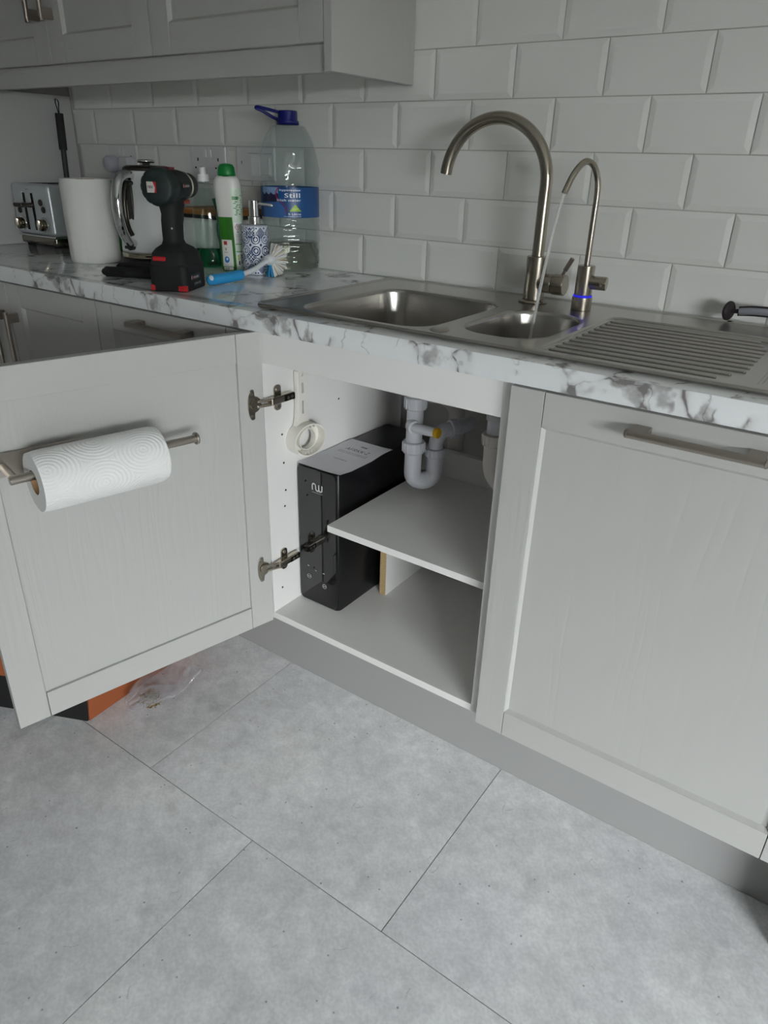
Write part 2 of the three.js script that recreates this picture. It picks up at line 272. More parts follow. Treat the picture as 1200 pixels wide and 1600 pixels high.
{
  const t = thing('filter_tap', 'slim steel filtered water tap with glowing blue ring, running', 'tap', T2);
  add('base', lathe([[0.0001, 0], [0.0205, 0], [0.0208, 0.001], [0.0208, 0.0255], [0.0200, 0.0265], [0.0001, 0.0265]]), tapM, t);
  const led = add('light_ring', lathe([[0.0001, 0.0265], [0.0192, 0.0265], [0.0194, 0.028], [0.0192, 0.0302], [0.0001, 0.0302]]), S({ color: 0x2a2ad0, emissive: 0x3530ff, emissiveIntensity: 0.8, roughness: 0.4 }), t); led.userData.label = 'glowing blue ring';
  add('body', lathe([[0.0001, 0.0302], [0.0175, 0.0302], [0.0178, 0.031], [0.0178, 0.0875], [0.0170, 0.0885], [0.0001, 0.0885]]), tapM, t);
  const tx = TIP.x - T2[0], ty = TIP.y - T2[1], tz = TIP.z - T2[2];
  const q = (f, y) => [tx * f, y, tz * f];
  add('spout', capTube([[0, 0.087, 0], [0, 0.13, 0], [0, 0.18, 0], [0, 0.22, 0], q(0.05, 0.248), q(0.22, 0.271), q(0.46, 0.279), q(0.68, 0.268), q(0.86, 0.247), [tx, ty, tz]], 0.0060, 90, 18), tapM, t);
  const le = sub('lever_unit', t, [0.012, 0.056, 0], [0, 0.1, 0]);
  add('lever_body', rod(0.0135, 0.034, 0.001).rotateZ(-Math.PI / 2), tapM, le);
  add('lever', bar([0.02, 0.004, 0.008], [0.026, -0.006, 0.016], 0.0035), tapM, le);
  const bl = new THREE.PointLight(0x3a35ff, 0.0003); bl.position.set(0.0, 0.0285, 0.028); t.add(bl); bl.castShadow = true;
}
{
  const pts = []; const e = V(0.4, 0.82, 0.278); for (let i = 0; i <= 10; i++) { const s = i / 10, drop = (TIP.y - e.y) * (s * 0.45 + s * s * 0.55); pts.push([TIP.x + (e.x - TIP.x) * s, TIP.y - 0.001 - drop, TIP.z + (e.z - TIP.z) * s]); }
  const w = add('water_stream', capTube(pts, 0.0032, 60, 12), P({ color: 0xffffff, transmission: 0.75, thickness: 0.004, ior: 1.33, roughness: 0.2 }));
  tag(w, 'thin stream of water falling from the slim filter tap', 'water');
}

// ---------------------------------------------------------------- cabinet doors
// local: x 0..w, y 0..h, front face z = 0, back z = -t
function shaker(parent, name, w, h, pos, ry, o = {}) {
  const T = 0.02, st = o.st ?? 0.0595, rl = o.rl ?? 0.0585, g = 0.0006;
  const d = sub(name, parent, pos, [0, ry, o.rz ?? 0]); d.rotation.order = 'YXZ';
  const b = 0.0012;
  add('stile', bx(0, st - g, 0, h, -T, 0, b), cab, d); add('stile', bx(w - st + g, w, 0, h, -T, 0, b), cab, d);
  add('rail', bx(st + g, w - st - g, 0, rl, -T, 0, b, 'x'), cab, d); add('rail', bx(st + g, w - st - g, h - rl, h, -T, 0, b, 'x'), cab, d);
  add('panel', bx(st - 0.006, w - st + 0.006, rl - 0.006, h - rl + 0.006, -T + (o.back ?? 0.0025), -0.009), cab, d);
  // sloping inner moulding, one strip on each side of the panel
  const mk = (pts, a, n, len) => { const pos = []; const A = pts.map(p => V(...p)), B = A.map(p => p.clone().addScaledVector(n, len)); const tri = (p, q, r) => pos.push(p.x, p.y, p.z, q.x, q.y, q.z, r.x, r.y, r.z); for (let i = 0; i < 3; i++) { const j = (i + 1) % 3; tri(A[i], A[j], B[j]); tri(A[i], B[j], B[i]); } tri(A[0], A[2], A[1]); tri(B[0], B[1], B[2]); const q = new THREE.BufferGeometry(); q.setAttribute('position', new THREE.Float32BufferAttribute(pos, 3)); q.computeVertexNormals(); return boxUV(q); };
  const z1 = -0.0012, z0 = -0.0092, k = 0.006;
  add('moulding', mk([[st, rl, z0], [st + k, rl, z0], [st, rl, z1]], 0, V(0, 1, 0), h - 2 * rl), cab, d);
  add('moulding', mk([[w - st, rl, z0], [w - st, rl, z1], [w - st - k, rl, z0]], 0, V(0, 1, 0), h - 2 * rl), cab, d);
  add('moulding', mk([[st, rl, z0], [st, rl, z1], [st, rl + k, z0]], 0, V(1, 0, 0), w - 2 * st), cab, d);
  add('moulding', mk([[st, h - rl, z0], [st, h - rl - k, z0], [st, h - rl, z1]], 0, V(1, 0, 0), w - 2 * st), cab, d);
  if (o.handle) {
    const [hx, hy, len, dir] = o.handle; const r = 0.0066, off = 0.032;
    const hd = [];
    const L = len / 2;
    const B = dir === 'x' ? bar([-L, 0, off], [L, 0, off], r) : bar([0, -L, off], [0, L, off], r);
    hd.push(B);
    for (const s of [-1, 1]) { const c = s * (L - 0.018); hd.push(dir === 'x' ? bx(c - 0.0125, c + 0.0125, -0.0065, 0.0065, 0, off, 0.0015) : bx(-0.0065, 0.0065, c - 0.0125, c + 0.0125, 0, off, 0.0015)); const e = s * (L - 0.004); hd.push(dir === 'x' ? bar([e - 0.0006, 0, off], [e + 0.0006, 0, off], r + 0.0003) : bar([0, e - 0.0006, off], [0, e + 0.0006, off], r + 0.0003)); }
    const m = add('handle', merge(hd), handleM, d, [hx, hy, 0]); m.userData.label = 'brushed steel bar handle';
  }
  return d;
}
const DB = 0.1802, DH = 0.714;
function carcass(t, x0, x1) { add('body', bx(x0, x1, DB + 0.003, WB - 0.001, 0.02, ZC - 0.001), melamine, t); }
{
  const t = thing('base_cabinet', 'closed grey shaker base cabinet right of the open one', 'cabinet'); carcass(t, 0.512, 1.112);
  shaker(t, 'door', 0.601, DH, [0.5132, DB, ZD], 0, { handle: [0.298, DH - 0.0265, 0.194, 'x'] });
  add('end_panel', bx(1.1155, 1.1335, 0.0, WB - 0.001, 0.02, ZD, 0.001), cab, t);
}
{
  const t = thing('base_cabinet', 'grey base cabinet with horizontal bar handle partly behind the open door', 'cabinet'); carcass(t, -0.599, -0.0865);
  shaker(t, 'door', 0.510, DH, [-0.5985, DB, ZD], 0, { handle: [0.255, DH - 0.029, 0.2, 'x'] });
}
{
  const t = thing('base_cabinet', 'double grey base cabinet with upright handles under the toaster', 'cabinet'); carcass(t, XL + 0.001, -0.601);
  shaker(t, 'door', 0.399, DH, [-1.0015, DB, ZD], 0, { handle: [0.032, DH - 0.17, 0.2, 'y'] });
  shaker(t, 'door', 0.434, DH, [XL + 0.002, DB, ZD], 0, { handle: [0.402, DH - 0.17, 0.2, 'y'] });
}
// the open cabinet under the sink
const HO = V(-0.0656, 0.1814, 0.5628), YAW = 0.2261, NRM = V(Math.cos(YAW), 0, Math.sin(YAW));
const DRY = -(Math.PI / 2 + YAW), DRZ = 0.0063;
{
  const t = thing('sink_cabinet', 'open grey cabinet under the sink with half shelf and waste pipes', 'cabinet');
  const xl = -0.0662, xr = 0.4912;
  const m = melamine;
  const lp = add('side_panel', bx(xl - 0.018, xl, DB + 0.003, WB - 0.001, 0.02, ZC, 0.0006), m, t);
  add('side_panel', bx(xr, xr + 0.018, DB + 0.003, WB - 0.001, 0.02, ZC, 0.0006), m, t);
  add('base_panel', bx(xl, xr, 0.1838, 0.2012, 0.02, ZC, 0.0006), m, t);
  add('front_rail', bx(xl, xr, 0.829, WB - 0.001, ZC - 0.018, ZC, 0.0006), m, t);
  const sh = add('shelf', bx(0.088, xr, 0.469, 0.485, 0.13, 0.535, 0.0008), m, t);
  add('back_strip', bx(0.02, xr, 0.4855, 0.553, 0.112, 0.13, 0.0006), m, t);
  add('back_panel', bx(xl, xr, 0.2012, 0.469, 0.022, 0.037), m, t);
  const chipT = tex(64, 256, (u, v) => { const a = vn(u * 60, v * 240, 64); return [222 - a * 70, 200 - a * 78, 160 - a * 84]; });
  const sp = add('shelf_support', bx(0.0905, 0.1085, 0.2012, 0.469, 0.12, 0.326), m, t);
  const ch = boxUV(new THREE.BoxGeometry(0.0178, 0.2676, 0.0012)); const u2 = ch.attributes.uv; for (let i = 0; i < u2.count; i++) u2.setXY(i, u2.getX(i) * 50, u2.getY(i) * 3.7);
  const ce = add('raw_edge', ch, S({ map: chipT, roughness: 0.95 }), sp, [0.0995, 0.3351, 0.3266]); ce.userData.label = 'raw chipboard edge';
  for (const [y, z] of [[0.655, 0.505], [0.585, 0.503], [0.515, 0.5], [0.475, 0.505], [0.258, 0.525], [0.69, 0.3], [0.76, 0.16]]) { const q = new THREE.CylinderGeometry(0.0026, 0.0026, 0.0008, 12); q.rotateZ(Math.PI / 2); add('screw_hole', q, darkHole, lp, [xl + 0.0002, y, z]); }
  // open door with its hinge side at the left panel
  const pos = HO.clone().addScaledVector(NRM, -0.02);
  shaker(t, 'door', 0.597, DH, [pos.x, pos.y, pos.z], DRY, { rz: DRZ, back: 0.0065 });
  // hinges
  for (const [dv, py] of [[0.562, 0.7446], [0.156, 0.3381]]) {
    const h = sub('hinge', t);
    const u = V(-Math.sin(YAW), 0, Math.cos(YAW)); const toW = (a, b, c) => V(HO.x, HO.y + b, HO.z).addScaledVector(u, a).addScaledVector(NRM, c);
    const c0 = toW(0.0235, dv, 0);
    const s = new THREE.Shape(); s.moveTo(-0.006, -0.032); s.quadraticCurveTo(0.001, -0.035, 0.003, -0.03); s.lineTo(0.004, -0.018); s.quadraticCurveTo(0.019, -0.014, 0.0195, 0); s.quadraticCurveTo(0.019, 0.014, 0.004, 0.018); s.lineTo(0.003, 0.03); s.quadraticCurveTo(0.001, 0.035, -0.006, 0.032); s.quadraticCurveTo(-0.013, 0.02, -0.013, 0); s.quadraticCurveTo(-0.013, -0.02, -0.006, -0.032);
    const pg = ext(s, 0.0014, 0.0004); const basis = new THREE.Matrix4().makeBasis(u.clone().negate(), V(0, 1, 0), NRM); pg.applyMatrix4(basis.setPosition(c0.x, c0.y, c0.z)); add('cup_plate', pg, nickel, h);
    const cup = new THREE.CylinderGeometry(0.012, 0.010, 0.006, 24); cup.rotateX(Math.PI / 2); cup.applyMatrix4(new THREE.Matrix4().makeBasis(u.clone().negate(), V(0, 1, 0), NRM).setPosition(...toW(0.018, dv, 0.002).toArray())); add('cup', cup, nickel, h);
    for (const s2 of [-1, 1]) { const sc = new THREE.CylinderGeometry(0.0038, 0.0042, 0.0018, 16); sc.rotateZ(-Math.PI / 2); sc.rotateY(-YAW); const q = toW(0.0265, dv + s2 * 0.0245, 0.0022); add('screw', sc, steel, h, q.toArray()); }
    const y = py;
    const A = toW(0.014, dv, 0.004), B = V(-0.052, y, ZC - 0.008);
    for (const dy of [-0.0055, 0.0055]) add('link', bar([A.x, A.y + dy, A.z], [B.x, B.y + dy, B.z], 0.0035), nickel, h);
    add('arm', bx(-0.0615, -0.0465, y - 0.0085, y + 0.0085, ZC - 0.078, ZC - 0.006, 0.003), nickel, h);
    add('arm_cap', bx(-0.046, -0.0455, y - 0.007, y + 0.007, ZC - 0.077, ZC - 0.045, 0.0002), darkSteel, h);
    const ms = rrShape(0.02, 0.056, 0.008); const mg = ext(ms, 0.003, 0.0006); mg.rotateY(Math.PI / 2); add('mounting_plate', mg, nickel, h, [xl, y, ZC - 0.04]);
    for (const s2 of [-1, 1]) { const sc = new THREE.CylinderGeometry(0.004, 0.0045, 0.0024, 16); sc.rotateZ(-Math.PI / 2); add('screw', sc, steel, h, [xl + 0.0045, y + s2 * 0.019, ZC - 0.04]); }
    for (const zz of [0.055, 0.067]) { const sc = new THREE.CylinderGeometry(0.0038, 0.0038, 0.0016, 16); sc.rotateZ(-Math.PI / 2); add('adjuster_screw', sc, steel, h, [-0.0455, y, ZC - zz]); }
  }
}
// upper cabinets
{
  const z = 0.308, yb = 1.427;
  const t = thing('wall_cabinet', 'grey shaker wall cabinet with closed end panel above the bottles', 'cabinet');
  add('body', bx(-0.625, -0.097, yb + 0.002, 2.14, 0.001 + 0.0065, z - 0.021), melamine, t);
  add('end_panel', bx(-0.0955, -0.0755, 1.376, 2.15, 0.0072, z, 0.0012), cab, t);
  shaker(t, 'door', 0.526, 0.72, [-0.6235, yb, z], 0, { st: 0.065, rl: 0.062});
  const t2 = thing('wall_cabinet', 'grey shaker wall cabinet with paired upright handles above the toaster', 'cabinet');
  add('body', bx(XL + 0.001, -0.6265, yb + 0.002, 2.14, 0.0075, z - 0.021), melamine, t2);
  shaker(t2, 'door', 0.4115, 0.72, [-1.038, yb, z], 0, { st: 0.065, rl: 0.062, handle: [0.03, 0.19, 0.2, 'y'] });
  shaker(t2, 'door', 0.397, 0.72, [-1.438, yb, z], 0, { st: 0.065, rl: 0.062, handle: [0.367, 0.19, 0.2, 'y'] });
  const p = add('pelmet', bx(XL + 0.001, -0.0965, 1.376, yb - 0.001, z - 0.034, z - 0.014, 0.001, 'x'), cab);
  tag(p, 'grey light pelmet board below the wall cabinet doors', 'pelmet');
  const pl = add('plinth', bx(XL + 0.001, 1.1145, 0.0005, DB + 0.002, ZP - 0.016, ZP, 0.0006, 'x'), plinthM);
  tag(pl, 'plain grey plinth board under the base cabinets', 'plinth');
}
// ---OBJECTS---
// ---------------------------------------------------------------- fixings on the open door
function onDoor(name, label, category) { const g = thing(name, label, category, HO.toArray(), DRY); g.rotation.order = 'YXZ'; g.rotation.z = DRZ; return g; }
const D = (a, b, c) => [a, b, -c];
const steelB = S({ color: 0xb3aca3, metalness: 1, roughness: 0.28 });
{
  const t = onDoor('paper_holder', 'brushed steel paper roll holder fixed inside the open cabinet door', 'holder');
  add('wall_plate', bx(0.396, 0.575, 0.5266, 0.5695, -0.0042, -0.0002, 0.0012), steelB, t);
  add('arm', bar(D(0.527, 0.547, 0.004), D(0.527, 0.545, 0.07), 0.0065), steelB, t);
  add('rod', bar(D(0.2, 0.545, 0.07), D(0.5365, 0.545, 0.07), 0.0078), steelB, t);
  add('end_cap', bar(D(0.1965, 0.545, 0.07), D(0.2025, 0.545, 0.07), 0.0125), steelB, t);
}
const embossT = tex(512, 512, (u, v) => {
  let h = 0; let best = 9; for (const [cx, cy] of [[0.2, 0.28], [0.7, 0.22], [0.45, 0.72], [0.95, 0.75]]) { for (const ox of [-1, 0, 1]) for (const oy of [-1, 0, 1]) { const d = Math.hypot((u - cx - ox) * 1.25, v - cy - oy); if (d < best) best = d; } }
  h = 0.5 + 0.5 * Math.cos(best * 2 * Math.PI * 22); return 90 + 110 * h * (0.5 + 0.5 * Math.abs(Math.sin((u * 70 + v * 20) * 3))) + 20 * vn(u * 128, v * 128, 128);
}, false);
const tissue = S({ color: 0xe9eae8, roughness: 0.95, bumpMap: embossT, bumpScale: 0.0016 });
const tissueEnd = S({ color: 0xdadbd8, roughness: 0.98 });
const card = S({ color: 0x9c7b58, roughness: 0.9 });
{
  const g = onDoor('kitchen_roll', 'white embossed kitchen roll hanging on the door holder', 'paper roll');
  const R = 0.053, ri = 0.0215, L = 0.221, prof = [[R - 0.002, 0], [R, 0.002], [R, L - 0.002], [R - 0.002, L]];
  const o = new THREE.LatheGeometry([...Array(25).keys()].map(i => { const s = i / 24; return new THREE.Vector2(R - 0.0025 * Math.pow(Math.abs(2 * s - 1), 14), s * L); }), 96);
  const uv = o.attributes.uv; for (let i = 0; i < uv.count; i++) uv.setXY(i, uv.getX(i) * 2, uv.getY(i) * 1.35);
  const tr = q => { q.rotateZ(-Math.PI / 2); q.translate(0.2785, 0.5325, -0.07); return q; };
  add('sheet', tr(o), tissue, g);
  for (const [nm, y] of [['roll_end', 0], ['roll_end', L]]) { const rg = new THREE.RingGeometry(ri, R - 0.002, 72, 6); rg.rotateX(Math.PI / 2); rg.translate(0, y, 0); add(nm, tr(rg), tissueEnd, g); }
  add('core', tr(lathe([[ri, 0.0002], [ri, L - 0.0002], [ri - 0.0012, L - 0.0002], [ri - 0.0012, 0.0002], [ri, 0.0002]], 48)), card, g);
}
// ---------------------------------------------------------------- inside the sink cabinet
const gloss = P({ color: 0x08080a, roughness: 0.06, clearcoat: 0.6, clearcoatRoughness: 0.03 });
const font = await new FontLoader().loadAsync('fonts/droid/droid_sans_bold.typeface.json');
{
  const t = thing('water_filter_unit', 'tall black glossy water filter box standing in the open cabinet', 'appliance', [-0.001, 0.2012, 0.277]);
  const s = rrShape(0.121, 0.366, 0.012); const g = ext(s, 0.366, 0.002, 8); g.rotateX(-Math.PI / 2); g.translate(0, 0.002, 0);
  add('body', toCreasedNormals(g, 0.6), S({ color: 0x0b0b0d, roughness: 0.32 }), t);
  const f = ext(rrShape(0.113, 0.364, 0.010), 0.003, 0.0012, 8); f.translate(0, 0.186, 0.1835); add('front_glass', f, gloss, t);
  for (const [x, z] of [[-0.045, 0.15], [0.045, 0.15], [-0.045, -0.15], [0.045, -0.15]]) add('foot', cyl(0.008, 0.008, 0.003, 16, -0.0002), blackRubber, t, [x, 0, z]);
  const grey = S({ color: 0xb9b9bb, roughness: 0.4 });
  const lg = []; const z = 0.1888;
  // rounded n and w drawn as one line of strokes
  const st = (p) => tube(p.map(q => [q[0], q[1], z]), 0.0019, 40, 8);
  lg.push(st([[-0.012, 0.318], [-0.012, 0.330], [-0.0085, 0.3345], [-0.004, 0.3335], [-0.002, 0.329], [-0.0015, 0.3225], [0.001, 0.3185], [0.005, 0.3185], [0.0072, 0.322], [0.0075, 0.334]]), st([[0.0075, 0.3225], [0.010, 0.3185], [0.014, 0.3185], [0.0165, 0.322], [0.0168, 0.334]]));
  lg.forEach(q => q.scale(1, 1, 0.2).translate(0, 0, z * 0.8));
  const logo = add('logo', merge(lg), grey, t, [0.0, 0, 0]); logo.userData.label = 'grey rounded letter logo';
  add('logo_line', bx(-0.013, 0.018, 0.3118, 0.3126, z - 0.0005, z + 0.0003), grey, t);
  for (const [x, y] of [[-0.028, 0.075], [0.021, 0.062]]) { const r = new THREE.TorusGeometry(0.0058, 0.0006, 8, 28); add('touch_button', merge([r, bx(-0.0035, 0.0035, -0.0008, 0.0008, -0.0004, 0.0004)]), grey, t, [x, y, z]); }
  for (const [x, y] of [[-0.03, 0.105], [-0.006, 0.098], [0.019, 0.098]]) add('indicator_icon', bx(x - 0.0025, x + 0.0025, y - 0.001, y + 0.001, z - 0.0004, z + 0.0003), grey, t);
}
{
  const T = canvasTex(512, 760, (k, w, h) => {
    k.fillStyle = '#e3e3e8'; k.fillRect(0, 0, w, h); k.fillStyle = '#1d1d22'; k.textAlign = 'center';
    k.font = 'bold 54px sans-serif'; k.fillText('nw', w * 0.5, 130);
    k.font = '74px sans-serif'; k.fillText('AFRKK-Z', w * 0.5, 240);
    k.font = '20px sans-serif'; k.fillText('UNDER SINK WATER PURIFIER SYSTEM', w * 0.5, 288); k.fillText('COLD AND AMBIENT FILTERED WATER', w * 0.5, 314);
    k.font = '24px sans-serif'; k.fillText('USER MANUAL', w * 0.5, 470);
  });
  const w = 0.131, l = 0.207, nx = 24, ny = 24, pos = [], uv = [], idx = [];
  for (let s = 0; s < 2; s++) for (let j = 0; j <= ny; j++) for (let i = 0; i <= nx; i++) { const a = i / nx, b = j / ny; const lift = 0.0012 + 0.004 * Math.pow(Math.max(0, a - 0.55), 2) * Math.sin(b * 6.5 + 0.6) * 4 + 0.002 * (1 - Math.cos((b - 0.5) * 5)) * 0.4; pos.push((a - 0.5) * w, Math.max(0.0006, lift) - s * 0.0004, (b - 0.5) * l); uv.push(a, 1 - b); }
  const n1 = (nx + 1) * (ny + 1); for (let s = 0; s < 2; s++) for (let j = 0; j < ny; j++) for (let i = 0; i < nx; i++) { const a = s * n1 + j * (nx + 1) + i, b = a + 1, c = a + nx + 1, d = c + 1; s ? idx.push(a, b, c, b, d, c) : idx.push(a, c, b, b, c, d); }
  const g = new THREE.BufferGeometry(); g.setAttribute('position', new THREE.Float32BufferAttribute(pos, 3)); g.setAttribute('uv', new THREE.Float32BufferAttribute(uv, 2)); g.setIndex(idx); g.computeVertexNormals();
  const m = add('instruction_leaflet', g, S({ map: T, roughness: 0.6 }), null, [0.003, 0.5715, 0.358], [0, -0.012, 0]);
  tag(m, 'white printed user leaflet lying on the black filter box', 'leaflet');
}
const pipeM = S({ color: 0xcfd0d6, roughness: 0.38 }), pipeW = S({ color: 0xd4cec8, roughness: 0.42 });
function nut(r, h) { const gs = [lathe([[0.0001, 0], [r * 0.94, 0], [r, h * 0.12], [r, h * 0.88], [r * 0.94, h], [0.0001, h]], 40)]; for (let i = 0; i < 16; i++) { const b = new THREE.BoxGeometry(0.0022, h * 0.74, 0.004); b.translate(0, h / 2, r); b.rotateY(i / 16 * 2 * Math.PI); gs.push(b); } return merge(gs); }
{
  const X = 0.147, Z = 0.283;
  const t = thing('waste_trap', 'grey plastic waste trap with yellow capped branch under the main bowl', 'waste pipe');
  add('inlet_pipe', capTube([[X, 0.735, Z], [X, 0.70, Z], [X, 0.64, Z], [X, 0.60, Z]], 0.0195, 20, 28), pipeM, t);
  add('top_nut', nut(0.0255, 0.03), pipeM, t, [X, 0.705, Z]);
  add('union_nut', nut(0.0262, 0.028), pipeM, t, [X, 0.598, Z]);
  const ox = 0.036, oz = -0.042; const pts = [[X, 0.60, Z], [X, 0.575, Z], [X, 0.55, Z]]; for (let i = 1; i <= 10; i++) { const a = i / 10 * Math.PI; pts.push([X + ox * (1 - Math.cos(a)) / 2, 0.545 - 0.024 * Math.sin(a), Z + oz * (1 - Math.cos(a)) / 2]); }
  pts.push([X + ox, 0.57, Z + oz], [X + ox, 0.585, Z + oz]);
  add('u_bend', capTube(pts, 0.0205, 80, 28), pipeM, t);
  add('outlet_nut', nut(0.0235, 0.022), pipeM, t, [X + ox, 0.583, Z + oz]);
  add('outlet_elbow', capTube([[X + ox, 0.6, Z + oz], [X + ox, 0.618, Z + oz], [X + ox + 0.004, 0.636, Z + oz - 0.004], [X + ox + 0.014, 0.648, Z + oz - 0.014], [X + ox + 0.032, 0.650, Z + oz - 0.038], [X + ox + 0.036, 0.649, Z + oz - 0.1]], 0.0172, 50, 24), pipeM, t);
  const en = nut(0.0225, 0.02); en.rotateZ(-Math.PI / 2); en.rotateY(1.0); add('elbow_nut', en, pipeM, t, [X + ox + 0.022, 0.650, Z + oz - 0.022]);
  const br = sub('side_branch', t);
  add('boss', capTube([[X, 0.668, Z + 0.004], [X + 0.006, 0.668, Z + 0.018], [X + 0.018, 0.6685, Z + 0.026]], 0.0165, 16, 24), pipeM, br);
  add('branch_pipe', capTube([[X + 0.012, 0.6685, Z + 0.024], [X + 0.045, 0.6695, Z + 0.027], [X + 0.075, 0.671, Z + 0.029]], 0.0112, 16, 20), pipeM, br);
  const cap = add('branch_cap', bar([X + 0.073, 0.671, Z + 0.029], [X + 0.084, 0.6715, Z + 0.0298], 0.0122), S({ color: 0xc79a14, roughness: 0.45 }), br); cap.userData.label = 'yellow end cap';
}
{
  const X = 0.367, Z = 0.311;
  const t = thing('waste_trap', 'off white plastic trap and bend under the half bowl', 'waste pipe', [0, 0, 0]);
  add('inlet_pipe', capTube([[X, 0.765, Z], [X, 0.73, Z], [X, 0.69, Z]], 0.0178, 16, 24), pipeM, t);
  add('flange', lathe([[0.0001, 0], [0.02, 0], [0.034, 0.014], [0.034, 0.018], [0.0001, 0.018]]), pipeW, t, [X, 0.752, Z]);
  add('union_nut', nut(0.0262, 0.026), pipeW, t, [X, 0.677, Z]);
  add('bend', capTube([[X, 0.68, Z], [X, 0.655, Z], [X + 0.002, 0.625, Z], [X + 0.012, 0.60, Z - 0.004], [X + 0.035, 0.588, Z - 0.01], [X + 0.06, 0.60, Z - 0.02], [X + 0.066, 0.63, Z - 0.024]], 0.0205, 60, 24), pipeW, t);
}
{
  const t = thing('soil_pipe', 'beige upright drain pipe with elbow behind the shelf', 'waste pipe', [0.142, 0, 0.07]);
  add('riser', capTube([[0, 0.0, 0], [0, 0.3, 0], [0, 0.585, 0]], 0.0205, 8, 24), pipeW, t);
  add('socket', lathe([[0.0205, 0], [0.0232, 0.002], [0.0232, 0.04], [0.0205, 0.042]]), pipeW, t, [0, 0.565, 0]);
  add('elbow', capTube([[0, 0.59, 0], [0, 0.62, 0], [-0.004, 0.645, 0], [-0.018, 0.665, 0.004], [-0.04, 0.675, 0.01], [-0.07, 0.677, 0.02]], 0.021, 40, 24), pipeW, t);
}
{
  const t = thing('filter_spanner', 'white plastic filter spanner hanging on the inner cabinet side', 'spanner', [-0.0635, 0.624, 0.45]);
  const pl = S({ color: 0xe2dfd6, roughness: 0.4 });
  const s = new THREE.Shape(); s.moveTo(-0.013, 0.168); s.quadraticCurveTo(0, 0.176, 0.013, 0.168); s.lineTo(0.0125, 0.12); s.lineTo(0.0135, 0.075); s.quadraticCurveTo(0.016, 0.045, 0.028, 0.028); s.lineTo(-0.028, 0.028); s.quadraticCurveTo(-0.016, 0.045, -0.0135, 0.075); s.lineTo(-0.0125, 0.12); s.closePath();
  for (const [y0, y1, w] of [[0.118, 0.142, 0.0035], [0.07, 0.1, 0.003], [0.157, 0.163, 0.003]]) { const h = new THREE.Path(); h.moveTo(-w, y0); h.lineTo(-w, y1); h.lineTo(w, y1); h.lineTo(w, y0); h.closePath(); s.holes.push(h); }
  const g = ext(s, 0.010, 0.0015); g.rotateY(Math.PI / 2); g.translate(0.002, 0, 0); add('handle', g, pl, t);
  // ring head, open towards the door
  const ring = sub('ring_head', t, [0.003, 0.01, -0.004], [0, Math.PI / 2 - 0.12, 0.0]); ring.scale.set(1.06, 1.06, 1);
  const os = new THREE.Shape(); os.absellipse(0, 0, 0.045, 0.0365, 0, Math.PI * 2); const oh = new THREE.Path(); oh.absellipse(0, 0, 0.0425, 0.034, 0, Math.PI * 2); os.holes.push(oh);
  add('outer_band', ext(os, 0.032, 0.0004, 40), pl, ring);
  const is = new THREE.Shape(); is.absellipse(0, 0, 0.0425, 0.034, 0, Math.PI * 2); const ih = new THREE.Path(); ih.absellipse(0, 0, 0.0225, 0.0225, 0, Math.PI * 2); is.holes.push(ih);
  add('inner_floor', ext(is, 0.003, 0, 40), pl, ring, [0, 0, 0.006]);
  const cs = new THREE.Shape(); cs.absarc(0, 0, 0.0245, 0, Math.PI * 2); const chh = new THREE.Path(); chh.absarc(0, 0, 0.0225, 0, Math.PI * 2); cs.holes.push(chh); add('inner_band', ext(cs, 0.016, 0, 40), pl, ring, [0, 0, 0.006]);
  for (const sg of [-1, 1]) for (let i = -2; i <= 2; i++) { const x = i * 0.009, y1 = sg * 0.034 * Math.sqrt(1 - (x / 0.0425) ** 2), y0 = sg * 0.0245; if (Math.abs(y1) > Math.abs(y0)) add('web', bx(x - 0.0007, x + 0.0007, Math.min(y0, y1), Math.max(y0, y1), 0.009, 0.026), pl, ring); }
  add('hook', bar([-0.002, 0.16, 0], [0.012, 0.16, 0], 0.0022), whitePl, t);
}
